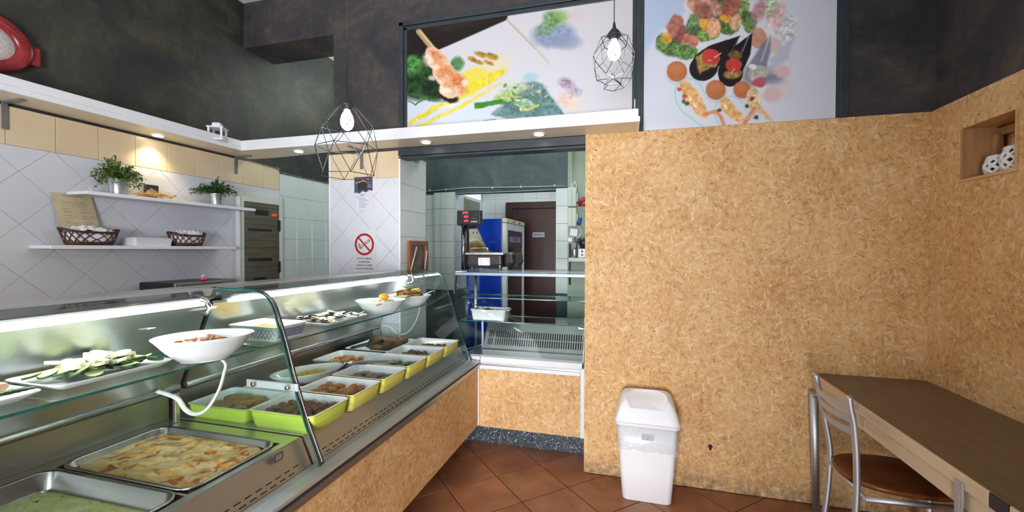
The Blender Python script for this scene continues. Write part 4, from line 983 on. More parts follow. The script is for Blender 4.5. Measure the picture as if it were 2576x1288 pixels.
def case(name, label, y0, y1, warm):
    t = thing(name, label, 'display case', (-1.5, (y0+y1)/2, .575))
    yr = min(y1-.004, 2.818)
    # front glass, one bent sheet
    ins = inset(PD, .006)
    mb = MB(); n = len(PD)
    vs = [(x, y, z) for y in (y0+.008, y1-.008) for (x, z) in PD]+[(x, y, z) for y in (y0+.008, y1-.008) for (x, z) in ins]
    fs = [(i, i+1, n+i+1, n+i) for i in range(n-1)]+[(2*n+i, 2*n+i+1, 3*n+i+1, 3*n+i) for i in range(n-1)]
    mb.add(vs, fs, 0, True)
    mb.add(vs, [(i, i+1, 2*n+i+1, 2*n+i) for i in range(n-1)]+[(n+i, n+i+1, 3*n+i+1, 3*n+i) for i in range(n-1)], 1)
    part('front_glass', mb, [GLASS, GLASSE], t)
    # end glasses with dark edge seals
    for k, ye in enumerate((y0, y1)):
        ya, yb = (ye, ye+.006) if k == 0 else (ye-.006, ye)
        base = [(-1.86, .742), (-1.19, .742)]
        poly = [(x, z) for x, z in ins]+[(-1.63, .87), (-1.80, .87), (-1.86, .742), (-1.18, .735)]
        poly = [(x, z) for x, z in ins]+([(-1.628, 1.26), (-1.628, .742), (-1.20, .742)] if ye > 2 else [(-1.66, 1.26), (-1.79, .90), (-1.86, .742), (-1.20, .742)])
        mb = MB().prism([(x, ya, z) for x, z in poly], (0, yb-ya, 0))
        part('end_glass', mb, GLASSH, t)
        if k == 1 and warm or k == 0 and not warm:
            part('edge_seal', MB().tube([(x-.003, (ya+yb)/2, z-.002) for x, z in PD[:-8]], .0052, 6), RUBBER if warm else steel('dark_chrome_seal', (.22, .22, .25, 1), .2, (3, 3, 3), .02), t)
        else:
            part('edge_seal', MB().tube([(x-.002, (ya+yb)/2, z-.001) for x, z in PD[:-8]], .0026, 6), RUBBER, t)
    # deck, riser and back
    if warm:
        dk = MB().box((-1.233, y0+.004, .72), (-1.205, yr, .738)).box((-1.87, y0+.004, .72), (-1.797, yr, .738))
        for ya, yb in ((y0+.004, .238), (.577, .588), (.934, .943), (1.284, yr)): dk.box((-1.797, ya, .72), (-1.233, yb, .738))
        part('deck', dk, STEEL, t, kind='stuff')
    else: part('deck', MB().box((-1.87, y0+.004, .72), (-1.205, yr, .738), 0, .003), STEEL, t)
    if yr < y1-.01: part('deck_end', MB().box((-1.60, yr+.001, .72), (-1.205, y1-.006, .738), 0, .003), STEEL, t)
    part('riser', MB().prism([(-1.20, y0+.002, .737), (-1.142, y0+.002, .612), (-1.16, y0+.002, .60), (-1.22, y0+.002, .72)], (0, y1-y0-.004, 0)), RISER, t)
    sl = MB()
    ex = Vector((-1.142+1.20, 0, .612-.737)); L = ex.length; ex.normalize(); nz_ = Vector((.125, 0, .058)).normalized()
    for row, dd in enumerate((.080, .096, .111)):
        yy_ = y0+.06+row*.013
        while yy_ < y1-.08:
            if warm or yy_ < 1.9 or True:
                b = Vector((-1.20, yy_, .737))+ex*dd+nz_*.0004
                sl.add([b, b+Vector((0, .026, 0)), b+Vector((0, .026, 0))+ex*.004, b+ex*.004], [(0, 1, 2, 3)])
            yy_ += .040
    part('vent_slots', sl, SLOT, t, kind='stuff')
    part('deck_upstand', MB().box((-1.872, y0+.004, .738), (-1.862, yr, .872), 0, .001), STEELD, t)
    part('rear_gap', MB().box((-1.862, y0+.006, .862), (-1.80, yr, .868)), BLACKP, t)
    part('rear_rail', MB().tube([(-1.798, y0+.01, .878), (-1.798, yr-.004, .878)], .011, 10, flat=(.7, 1.1)), STEELY, t)
    part('back_panel', MB().prism([(-1.806, y0+.008, .872), (-1.645, y0+.008, 1.228), (-1.655, y0+.008, 1.236), (-1.82, y0+.008, .872)], (0, yr-y0-.01, 0)), STEELD if warm else STEEL, t)
    part('top_deck', MB().prism([(-1.615, y0+.004, 1.287), (-1.625, y0+.004, 1.296), (-2.03, y0+.004, 1.272), (-2.03, y0+.004, 1.25), (-1.72, y0+.004, 1.262), (-1.63, y0+.004, 1.262)], (0, yr-y0-.008, 0)), STEEL, t)
    part('rear_panel', MB().box((-2.03, y0+.01, .60), (-2.015, yr-.004, 1.25)), STEELD, t)
    part('deck_underside', MB().box((-2.01, y0+.01, .60), (-1.25, yr-.004, .665 if warm else .715)), STEELD, t)
    lr = part('lamp_rail', MB().prism([(-1.575, y0+.03, 1.262), (-1.628, y0+.03, 1.262), (-1.628, y0+.03, 1.232), (-1.622, y0+.03, 1.244), (-1.585, y0+.03, 1.254)], (0, y1-y0-.06, 0)), pm('grey_lamp_rail', srgb(84, 86, 88), None, 10, .6), t)
    part('tube_light', MB().tube([(-1.602, y0+.07, 1.236), (-1.602, y1-.06, 1.236)], .0075, 10), TUBEL, lr)
    # glass shelf with teal edges
    sb = MB(); a, b = (-1.70 if y1 < 2 else -1.70, y0+.012, 1.054), (-1.40, yr-.006, 1.062)
    sb.add([(a[0], a[1], b[2]), (b[0], a[1], b[2]), (b[0], b[1], b[2]), (a[0], b[1], b[2]), (a[0], a[1], a[2]), (b[0], a[1], a[2]), (b[0], b[1], a[2]), (a[0], b[1], a[2])], [(0, 1, 2, 3), (4, 5, 6, 7)], 0)
    sb.add([(a[0], a[1], b[2]), (b[0], a[1], b[2]), (b[0], b[1], b[2]), (a[0], b[1], b[2]), (a[0], a[1], a[2]), (b[0], a[1], a[2]), (b[0], b[1], a[2]), (a[0], b[1], a[2])], [(0, 1, 5, 4), (1, 2, 6, 5), (2, 3, 7, 6), (3, 0, 4, 7)], 1)
    part('glass_shelf', sb, [GLASSH, GLASSE], t)
    for yb in (y0+.09, (y0+y1)/2, y1-.09): part('shelf_support', MB().tube([(-1.738, min(yb, yr-.02), 1.046), (-1.55, min(yb, yr-.02), 1.048)], .006, 8), CHROME, t)
    # white supply hose at the far end
    hp = [(-1.50, y1-.13, 1.07), (-1.452, y1-.1, 1.03), (-1.456, y1-.1, .985), (-1.483, y1-.1, .917), (-1.538, y1-.1, .846), (-1.597, y1-.1, .82), (-1.646, y1-.1, .833), (-1.69, y1-.1, .872), (-1.79, y1-.1, .89)]
    part('hose', MB().tube(smooth3(hp if warm else [(x-.03, y-.0, z) for x, y, z in hp]), .0075 if warm else .005, 8, flat=(1.2, .8)), HOSE, t)
    part('hinge_arm', MB().tube([(-1.66, y1-.09, 1.27), (-1.60, y1-.09, 1.272), (-1.545, y1-.09, 1.255), (-1.53, y1-.09, 1.225), (-1.545, y1-.09, 1.205), (-1.58, y1-.09, 1.2)], .007, 8), CHROME, t)
    part('end_upright', MB().box((-1.80, yr-.03, .738), (-1.785, yr-.012, .86), 0, .002), STEELY, t)
    return t
hot = case('hot_display_case', 'near hot display case with curved glass holding the lasagna pan', -.55, 1.352, True)
cold = case('cold_display_case', 'far cold display case with curved glass holding the yellow dishes', 1.362, 2.932, False)
part('label_frame', MB().box((-1.1795, 1.198, .713), (-1.1785, 1.236, .741)), BLACKP, hot).location = (.0035, 0, 0)
part('label_frame_face', MB().box((-1.1785, 1.203, .717), (-1.1778, 1.231, .737)), RISER, hot).location = (.0035, 0, 0)
part('price_rail', MB().box((-1.445, 1.338, .913), (-1.205, 1.344, .941), 0, .001), glass('acrylic', (.9, .9, .95, 1), 1.2, .35), hot, label='clear acrylic price rail')
for x in (-1.405, -1.245): part('price_rail_clip', MB().lathe([(.010, 0), (.01, .008), (.001, .009)], (0, 0, 0), 12), CHROME, hot, True).matrix_local = Matrix.Translation((x+1.5, 1.336-.401, .927-.575)) @ Matrix.Rotation(pi/2, 4, 'X')

# ================================================================ glass counter closing the L (cold drinks case)
GRAN = None
mt, t_, b_ = nt('speckled_granite')
v_ = N(t_, 'ShaderNodeTexVoronoi', i_Scale=170.0); t_.links.new(coords(t_), v_.inputs['Vector'])
s_ = N(t_, 'ShaderNodeSeparateColor'); t_.links.new(v_.outputs['Color'], s_.inputs[0])
t_.links.new(ramp(t_, s_.outputs[0], [(0, srgb(44, 52, 60)), (.55, srgb(66, 76, 84)), (.8, srgb(92, 100, 106)), (.93, srgb(176, 184, 186))], 'CONSTANT'), b_.inputs['Base Color'])
b_.inputs['Roughness'].default_value = .4; GRAN = mt
OSBP = osb_mat('osb_counter', (0, 2))
gx0, gx1, gy = -1.30, -.302, 2.98
gd = thing('glass_counter', 'small upright glass counter with chipboard front and granite plinth beside the wall', 'counter', (-.8, 3.25, 0))
for k, (xa, xb_) in enumerate(((-1.3, -1.08), (-1.078, -.95), (-.948, -.69), (-.688, -.30))): part('plinth_slab', MB().box((xa, 3.055, 0), (xb_, 3.075, .15), 0, .001), GRAN, gd)
part('plinth_box', MB().box((-1.3, 3.076, 0), (-.302, 3.6, .15)), BLACKP, gd)
part('front_panel', MB().box((-1.068, gy, .148), (-.332, gy+.02, .574), 0, .001), OSBP, gd)
part('side_post', MB().box((-.331, gy-.006, .146), (-.302, gy+.03, .63), 0, .003), WHITE, gd)
part('front_rail', MB().box((-1.07, gy-.006, .575), (-.332, gy+.02, .603), 0, .003), WHITE, gd)
part('front_groove', MB().box((-1.07, gy+.004, .602), (-.332, gy+.03, .618)), STEELD, gd)
part('front_ledge', MB().prism([(-1.057, gy-.012, .617), (-1.057, gy-.018, .632), (-1.057, gy-.004, .664), (-1.057, gy+.03, .672), (-1.057, gy+.04, .62)], (.737, 0, 0)), WHITE, gd)
part('front_ledge', MB().box((-1.15, gy+.01, .62), (-1.058, gy+.035, .67), 0, .003), WHITE, gd)
part('carcass', MB().box((gx0, gy+.02, .15), (-.304, 3.62, .60)), STEELD, gd)
part('well_floor', MB().box((-1.28, gy+.035, .60), (-.31, 3.40, .612)), POLI, gd)
part('well_step', MB().prism([(-1.12, 3.17, .612), (-1.12, 3.20, .665), (-1.12, 3.36, .672), (-1.12, 3.36, .612)], (.80, 0, 0)), POLI, gd)
vp = part('vent_panel', MB().prism([(-1.13, 3.235, .668), (-1.13, 3.36, .862), (-1.13, 3.375, .862), (-1.13, 3.36, .66)], (.815, 0, 0)), POLI, gd)
sl = MB(); dv = Vector((0, .125, .194)); L = dv.length; dv.normalize(); nrm = Vector((0, -.194, .125)).normalized()
for x in [-1.10, -1.085, -1.07]+[-1.04+k*.0182 for k in range(39)]:
    for a, b in ((.03, .085), (.095, .15)):
        p = Vector((x, 3.235, .668))+dv*a+nrm*.0006; q2 = Vector((x, 3.235, .668))+dv*b+nrm*.0006
        sl.add([p, p+Vector((.0085, 0, 0)), q2+Vector((.0085, 0, 0)), q2], [(0, 1, 2, 3)])
part('vent_slots', sl, SLOT, gd, kind='stuff')
sl = MB()
for k in range(46): sl.box((-1.09+k*.0162, 3.10, .6125), (-1.082+k*.0162, 3.135, .6128))
part('floor_slots', sl, SLOT, gd, kind='stuff')
part('badge_frame', MB().box((-.392, 3.335, .832), (-.345, 3.338, .855)), BLACKP, gd)
part('badge', MB().box((-.387, 3.333, .836), (-.35, 3.3355, .851)), STEEL, gd)
part('rear_post', MB().box((-1.145, 3.23, .6), (-1.13, 3.25, .90), 0, .002), STEELY, gd)
part('side_rail', MB().tube([(-1.27, 3.02, .672), (-1.15, 3.22, .69), (-1.14, 3.36, .70)], .005, 6), CHROME, gd)
fg = MB().prism([(gx0+.01, gy+.012, .664), (gx0+.01, 3.085, 1.262), (gx0+.01, 3.091, 1.262), (gx0+.01, gy+.018, .664)], (gx1-gx0-.015, 0, 0))
part('front_glass', fg, glass('counter_glass', (.975, .99, .985, 1), .3), gd)
for x in (gx0+.002, gx1-.008):
    part('end_glass', MB().prism([(x, gy+.012, .664), (x, 3.088, 1.262), (x, 3.60, 1.262), (x, 3.60, .664)], (.006, 0, 0)), GLASSH, gd)
    part('edge_seal', MB().tube([(x+.003, gy+.010, .664), (x+.003, 3.083, 1.262)], .0045, 6), RUBBER, gd)
part('top_glass', MB().box((gx0, 3.075, 1.276), (gx1, 3.62, 1.284)), GLASSH, gd)
part('top_rail', MB().box((gx0, 3.066, 1.252), (gx1, 3.086, 1.276), 0, .003), pm('rail_aluminium', srgb(136, 146, 160), srgb(120, 130, 146), 3, .4, .6), gd)
part('top_rail', MB().box((gx0, 3.60, 1.25), (gx1, 3.62, 1.276), 0, .003), ALU, gd)
part('top_light', MB().box((-.70, 3.09, 1.268), (-.62, 3.115, 1.274)), WHITE, gd)
for z, y in ((1.078, 3.15), (.905, 3.10)):
    sb = MB(); a, b = (gx0+.02, y, z-.007), (gx1-.02, 3.42, z)
    V8 = [(x, yy_, zz_) for zz_ in (a[2], b[2]) for yy_ in (a[1], b[1]) for x in (a[0], b[0])]
    sb.add(V8, [(0, 1, 3, 2), (4, 5, 7, 6)], 0); sb.add(V8, [(0, 1, 5, 4), (2, 3, 7, 6), (0, 2, 6, 4), (1, 3, 7, 5)], 1)
    part('glass_shelf', sb, [GLASSH, GLASSE], gd)
    for x in (gx0+.035, gx1-.035): part('shelf_bracket', MB().box((x-.012, y+.01, z-.02), (x+.012, y+.16, z-.008), 0, .002), BLACKM, gd)
for x in (-1.24, -1.23): part('shelf_upright', MB().tube([(x-.02, 3.40, .62), (x-.02, 3.40, 1.25)], .007, 8), STEELY, gd)

# ================================================================ dishes in the cases
YEL = pm('lemon_glaze', srgb(228, 221, 112), srgb(221, 213, 98), 6, .22)
YEL_TINT = pm('lemon_glaze_green_tint', srgb(208, 222, 94), srgb(200, 214, 82), 6, .22)  # lemon glaze with the tint of the green glass put into its colour
def dish_mb(w_, d, h, ribs=0, r=.02, wall=.004):
    """tapered oven dish in local space, base centred on the origin; material 0 outside, 1 inside"""
    mb = MB(); W0, D0 = w_*.90, d*.90
    def rg(u, z, i=0): a, b = (W0+(w_-W0)*u)/2-i, (D0+(d-D0)*u)/2-i; return rrect(-a, a, -b, b, z, r, 4)
    outer = [rg(0, .0), rg(0, .002)]
    if ribs:
        for k in range(ribs):
            u0 = .12+.7*k/ribs; outer += [rg(u0, h*u0, -.0), rg(u0+.02, h*(u0+.02), -.0022), rg(u0+.07, h*(u0+.07), -.0022), rg(u0+.09, h*(u0+.09), 0)]
    outer += [rg(.9, h*.9), rg(1, h*.93, -.003), rg(1, h*.99, -.003)]
    mb.loft(outer, 0, True, False, True)
    mb.loft([rg(1, h*.99, -.003), rg(1, h, -.001), rg(1, h, .003), rg(1, h*.95, wall+.002), rg(.1, .010, wall), rg(0, .006, wall+.01)], 1, False, True, True)
    return mb
TRAYS = []
def tray(label, x0, x1, y0, y1, zb, h, out, name='oven_dish', ribs=6, rz=0):
    t = thing(name, label, 'dish', ((x0+x1)/2, (y0+y1)/2, zb), rz)
    part('dish', dish_mb(x1-x0, y1-y0, h, ribs), [out, CERAMIC], t, True); return t
DZ = .7385
FRY1 = pm('dark_fried_crust', srgb(112, 74, 40), srgb(62, 38, 22), 60, .5, bmp=.5)
FRY2 = pm('golden_brown_crust', srgb(168, 112, 54), srgb(124, 78, 36), 80, .6, bmp=.5)
FRY3 = pm('pale_breaded_crust', srgb(176, 140, 84), srgb(130, 94, 50), 50, .6, bmp=.5)
MEAT = pm('roast_meat', srgb(126, 104, 84), srgb(86, 62, 50), 40, .4, bmp=.3)
DMEAT = pm('dark_meat', srgb(92, 54, 38), srgb(52, 30, 24), 50, .35, bmp=.4)
REDB = pm('red_ragout', srgb(150, 64, 36), srgb(96, 40, 26), 60, .35, bmp=.4)
GRNB = pm('green_vegetable', srgb(96, 110, 48), srgb(54, 66, 28), 50, .4, bmp=.4)
ORNG = pm('orange_fried', srgb(206, 140, 66), srgb(166, 98, 40), 60, .5, bmp=.4)
def pieces(name, label, group, cx, cy, zt, n, r, mt, wx, wy, seed, rough=.12, layers=1, cat='food', flat=1.0):
    rr = random.Random(seed); out = 0
    cols = max(2, int(round(math.sqrt(n*wx/wy)))); rows = int(math.ceil(n/cols)); k = 0
    for lay in range(layers):
        for i in range(cols):
            for j in range(rows):
                if k >= n*(1 if lay == 0 else .6) or (lay and rr.random() < .35): continue
                if lay == 0: k += 1
                x = cx+wx*((i+.5)/cols-.5)+rr.uniform(-1, 1)*r[0]*.35; y = cy+wy*((j+.5)/rows-.5)+rr.uniform(-1, 1)*r[1]*.35
                s_ = rr.uniform(.85, 1.15)
                mb = MB().blob((x, y, zt+r[2]*(.8+1.15*lay)*flat+rr.uniform(0, .004)), (r[0]*s_, r[1]*s_, r[2]*s_), rr.random(), rough, 2, 0, rr.uniform(0, 3.1))
                solo(name, mb, mt, label, cat, group)
x0, x1 = -1.463, -1.163
Ys = [1.352+.2455*k for k in range(6)]
names = [('ribbed yellow dish of dark fried pieces nearest the glass divider', YEL_TINT), ('ribbed yellow dish of brown croquettes, second from the glass divider', YEL),
         ('ribbed yellow dish of sliced roast meat, third from the glass divider', YEL), ('ribbed yellow dish of green vegetables and silver tongs', YEL),
         ('ribbed yellow dish of dark meat chunks, fifth from the glass divider', YEL), ('ribbed yellow dish of red ragout at the far glass end', YEL)]
for k, (lb, mt_) in enumerate(names):
    tray(lb, x0, x1, Ys[k]+.012, Ys[k]+.238, DZ, .074, mt_)
cyk = [y+.125 for y in Ys]; cxk = (x0+x1)/2; zf = DZ+.026
pieces('fried_morsel', 'dark brown fried morsel piled in the yellow dish nearest the divider', 'fried morsels in the nearest yellow dish', cxk, cyk[0], zf, 20, (.028, .022, .017), FRY1, .25, .17, 11, .3, 2)
pieces('croquette', 'smooth brown oval croquette in the second yellow dish', 'croquettes in the second yellow dish', cxk-.01, cyk[1], zf, 12, (.036, .024, .02), FRY2, .22, .17, 12, .06, 2)
pieces('meat_slice', 'grey brown slice of roast meat in the third yellow dish', 'meat slices in the third yellow dish', cxk, cyk[2], zf, 12, (.045, .03, .010), MEAT, .2, .16, 13, .2, 2)
pieces('vegetable_piece', 'green and brown cooked vegetable piece beside the silver tongs', 'vegetables in the fourth yellow dish', cxk+.02, cyk[3], zf, 16, (.026, .02, .013), GRNB, .2, .16, 14, .35, 2)
pieces('meat_chunk', 'dark meat chunk in the fifth yellow dish', 'meat chunks in the fifth yellow dish', cxk+.01, cyk[4], zf, 14, (.026, .022, .016), DMEAT, .2, .15, 15, .3, 2)
pieces('ragout_piece', 'reddish ragout piece in the yellow dish at the far end', 'ragout in the farthest yellow dish', cxk+.01, cyk[5], zf, 16, (.024, .02, .012), REDB, .21, .15, 16, .3, 2)
# rear row
tray('green-tinted yellow ribbed dish of breaded cutlets behind the dark fried pieces', -1.80, -1.49, 1.375, 1.60, DZ, .062, YEL_TINT)
pieces('breaded_cutlet', 'pale breaded cutlet in the rear green-tinted dish', 'cutlets in the rear lime dish', -1.64, 1.487, zf-.004, 9, (.05, .032, .013), FRY3, .22, .15, 17, .2, 2)
tray('white rectangular dish of orange fried pieces in the rear row', -1.79, -1.482, 2.10, 2.36, DZ, .066, CERAMIC, 'white_dish', 0)
pieces('fried_strip', 'orange fried strip in the white rear dish', 'fried strips in the white rear dish', -1.63, 2.23, zf, 14, (.034, .018, .014), ORNG, .22, .16, 18, .3, 2)
tray('white rectangular dish holding a roasted joint at the far rear', -1.80, -1.482, 2.41, 2.79, DZ, .066, CERAMIC, 'white_dish', 0)
mb = MB().blob((-1.63, 2.60, DZ+.065), (.115, .075, .055), 5, .18, 3, 0, .4).blob((-1.55, 2.70, DZ+.06), (.055, .035, .03), 6, .2, 2, 0, .8)
solo('roast_joint', mb, pm('roast_joint_crust', srgb(120, 82, 40), srgb(58, 34, 22), 22, .35, bmp=.5, detail=6), 'browned whole roast joint in the far white dish', 'food')
tray('plain white dish with pale gratin between the green-tinted dish and the corn bowl', -1.79, -1.50, 1.62, 1.72, DZ, .05, CERAMIC, 'white_dish', 0)

def bowl_mb(rx, ry, rb, h, foot=.004):
    mb = MB(); n = 36
    def rg(s, z): return [(rx*s*math.cos(2*pi*k/n), ry*s*math.sin(2*pi*k/n), z) for k in range(n)]
    mb.loft([rg(rb, 0), rg(rb, foot), rg(rb+.05, foot+.002), rg(.5+.5*rb, h*.42), rg(.93, h*.84), rg(1, h-.002), rg(1.0, h), rg(.975, h), rg(.9, h*.86), rg(.5+.45*rb, h*.46), rg(rb*.95, .012), rg(.1, .009)], 0, True, True, True); return mb
def bowl(label, c, rx, ry, h, rz=0, rb=.55, name='serving_bowl', tilt=0):
    t = thing(name, label, 'bowl', c, rz); part('bowl', bowl_mb(rx, ry, rb, h), CERAMIC, t, True); return t
bowl('oval white bowl of yellow corn behind the glass divider', (-1.635, 1.895, DZ), .185, .105, .075, 1.05)
CORN = pm('sweetcorn', srgb(236, 206, 72), srgb(222, 184, 40), 60, .35)
mb = MB(); rr = random.Random(3)
for k in range(240):
    a = rr.uniform(0, 6.28); q = math.sqrt(rr.random()); X = .12*q*math.cos(a); Y_ = .065*q*math.sin(a); c_, s_ = math.cos(1.05), math.sin(1.05)
    mb.blob((-1.635+X*c_-Y_*s_, 1.895+X*s_+Y_*c_, DZ+.038+.02*(1-q*q)+rr.uniform(0, .006)), (.0065, .0055, .005), k, .15, 1)
solo('sweetcorn', mb, CORN, 'heap of yellow sweetcorn kernels in the oval white bowl', 'food', kind='stuff')

def tongs(label, p0, p1, zup, mt=None):
    mt = mt or CHROME
    t = thing('serving_tongs', label, 'tongs', p0)
    a, b = Vector(p0), Vector(p1); d = (b-a).normalized(); sd = d.cross(Vector((0, 0, 1))).normalized()
    for s_ in (-1, 1):
        pth = [a, a.lerp(b, .1)+sd*.008*s_, a.lerp(b, .55)+sd*.02*s_, a.lerp(b, .85)+sd*.018*s_, b+sd*.008*s_]
        part('arm', MB().tube(pth, [.008, .008, .007, .009, .013], 8, flat=(.35, 1)), mt, t)
    part('spring_end', MB().tube([a+sd*.01, a-d*.012, a-sd*.01], .006, 8), mt, t)
tongs('silver serving tongs lying across the green vegetables', (-1.50, 2.02, DZ+.088), (-1.30, 2.20, DZ+.062), 0)
tongs('dark handled tongs resting in the far white dish beside the roast', (-1.73, 2.40, DZ+.076), (-1.585, 2.52, DZ+.105), 0, BLACKM)

# hot pans
PANS = pm('pan_steel', (.50, .51, .50, 1), (.44, .45, .44, 1), 4, .26, 1)
def pan(label, x0, x1, y0, y1, zr, depth):
    t = thing('gastronorm_pan', label, 'pan', ((x0+x1)/2, (y0+y1)/2, zr-depth))
    R_ = .045
    mb = MB().loft([rrect(x0-.012, x1+.012, y0-.012, y1+.012, zr-.001, R_+.01, 6), rrect(x0-.012, x1+.012, y0-.012, y1+.012, zr+.003, R_+.01, 6), rrect(x0-.004, x1+.004, y0-.004, y1+.004, zr+.004, R_, 6), rrect(x0, x1, y0, y1, zr, R_, 6), rrect(x0+.008, x1-.008, y0+.008, y1-.008, zr-depth+.012, R_-.01, 6), rrect(x0+.02, x1-.02, y0+.02, y1-.02, zr-depth, R_-.02, 6)], 0, False, True, True)
    part('pan_body', mb, PANS, t); return t
def gratin(x0, x1, y0, y1, z, amp, f, seed):
    nx, ny = 90, 60; X, Y_ = np.meshgrid(np.linspace(0, 1, nx), np.linspace(0, 1, ny))
    n = fbm(X*f, Y_*f*.7, seed)-.5
    rip = .5*np.sin(X*17+fbm(X*5, Y_*5, seed+7)*7)
    ed = np.minimum(np.minimum(X, 1-X), np.minimum(Y_, 1-Y_)); edge = np.clip(ed/.06, 0, 1)
    Z = z+amp*(n*1.6+rip*.25)*edge-.007*(1-edge)**2
    rr_ = .12
    cx_o = np.clip(np.abs(X-.5)-(.5-rr_), 0, 1); cy_o = np.clip(np.abs(Y_-.5)-(.5-rr_), 0, 1)
    XX_ = x0+(x1-x0)*X; YY_ = y0+(y1-y0)*Y_
    # pull the corners in to follow the pan's rounding
    kx = np.where((cx_o > 0) & (cy_o > 0), 1-.10*np.minimum(cx_o, cy_o)/rr_, 1); XX_ = (x0+x1)/2+(XX_-(x0+x1)/2)*kx; YY_ = (y0+y1)/2+(YY_-(y0+y1)/2)*kx
    mb = MB(); vs = list(zip(XX_.ravel(), YY_.ravel(), Z.ravel()))
    mb.add(vs, [(j*nx+i, j*nx+i+1, (j+1)*nx+i+1, (j+1)*nx+i) for j in range(ny-1) for i in range(nx-1)], 0, True); return mb
mt, t_, b_ = nt('lasagna_crust')
cv = coords(t_, (1, 1, 1), (0, 0, .4))
n1 = N(t_, 'ShaderNodeTexNoise', i_Scale=9.0, i_Detail=6.0, i_Roughness=.65, i_Distortion=1.2); t_.links.new(coords(t_, (.6, 1.5, 1), (0, 0, .5)), n1.inputs['Vector'])
n2 = N(t_, 'ShaderNodeTexNoise', i_Scale=26.0, i_Detail=5.0, i_Distortion=.8); t_.links.new(cv, n2.inputs['Vector'])
ca = ramp(t_, n1.outputs[0], [(.32, srgb(214, 128, 44)), (.42, srgb(230, 184, 100)), (.5, srgb(222, 204, 156)), (.58, srgb(228, 190, 112)), (.66, srgb(208, 122, 48)), (.76, srgb(170, 76, 34))])
ca = mixc(t_, ramp(t_, n2.outputs[0], [(.54, (0, 0, 0, 1)), (.64, (.9, .9, .9, 1))]), ca, srgb(160, 74, 34))
t_.links.new(ca, b_.inputs['Base Color']); b_.inputs['Roughness'].default_value = .35; bump(t_, b_, n2.outputs[0], .5, .006); LAS = mt
mt, t_, b_ = nt('green_cream')
n1 = N(t_, 'ShaderNodeTexNoise', i_Scale=14.0, i_Detail=6.0, i_Roughness=.6); t_.links.new(coords(t_), n1.inputs['Vector'])
n2 = N(t_, 'ShaderNodeTexNoise', i_Scale=75.0, i_Detail=3.0); t_.links.new(coords(t_), n2.inputs['Vector'])
ca = ramp(t_, n1.outputs[0], [(.3, srgb(170, 184, 112)), (.55, srgb(202, 211, 146)), (.75, srgb(216, 222, 168))])
ca = mixc(t_, ramp(t_, n2.outputs[0], [(.64, (0, 0, 0, 1)), (.69, (1, 1, 1, 1))]), ca, srgb(58, 78, 38))
t_.links.new(ca, b_.inputs['Base Color']); b_.inputs['Roughness'].default_value = .3; bump(t_, b_, n2.outputs[0], .35, .005); GRC = mt
pan('rectangular steel pan holding the baked lasagna', -1.785, -1.245, .955, 1.272, .7425, .05)
solo('lasagna', gratin(-1.776, -1.254, .964, 1.263, .732, .014, 7, 3), LAS, 'golden browned baked lasagna in the steel pan', 'food')
pan('rectangular steel pan holding the green cream', -1.785, -1.245, .60, .922, .7425, .06)
solo('green_cream', gratin(-1.772, -1.258, .612, .91, .698, .004, 8, 9), GRC, 'pale green herb cream with dark specks in the nearest steel pan', 'food')
pan('rectangular steel pan mostly outside the frame at the left edge', -1.785, -1.245, .25, .565, .7425, .06)

# on the glass shelves
SZ = 1.0625
EGGP = pm('aubergine_skin', srgb(48, 34, 34), srgb(30, 22, 26), 40, .4)
EGGF = pm('grilled_aubergine', srgb(220, 212, 176), srgb(150, 130, 92), 34, .5, lo=.4, hi=.62)
t = tray('white rectangular casserole with a blue scalloped pattern on the glass shelf', -1.66, -1.405, 1.445, 1.625, SZ, .064, CERAMIC, 'patterned_casserole', 0)
BLUE = pm('cobalt_print', srgb(54, 66, 140), None, 20, .2)
mb = MB()
for side in range(2):
    n = 15 if side == 0 else 11
    for k in range(n):
        for row in range(3):
            cc_ = (k+.5+(.5 if row % 2 else 0))/n
            if cc_ > 1: continue
            z = .012+row*.013; u = (z+.006)/.064; hw, hd = .255/2*(.9+.1*u)+.0012, .18/2*(.9+.1*u)+.0012
            arc = []
            for s_ in range(7):
                a = pi*s_/6; du = .0085*math.cos(a); dz = .011*math.sin(a)
                u2 = (z+dz)/.064; hw2, hd2 = .255/2*(.9+.1*u2)+.001, .18/2*(.9+.1*u2)+.001
                arc.append((hw2, -hd2*.86+2*hd2*.86*cc_+du, z+dz) if side == 0 else (-hw2*.86+2*hw2*.86*cc_+du, -hd2, z+dz))
            mb.tube(arc, .0009, 4, cap=False)
part('blue_pattern', mb, BLUE, t, True, kind='stuff')
solo('casserole_filling', gratin(-1.638, -1.427, 1.462, 1.608, SZ+.044, .008, 5, 21), pm('yellow_gratin', srgb(216, 176, 92), srgb(176, 120, 56), 30, .4, bmp=.3), 'yellow gratin baked inside the blue patterned casserole', 'food')

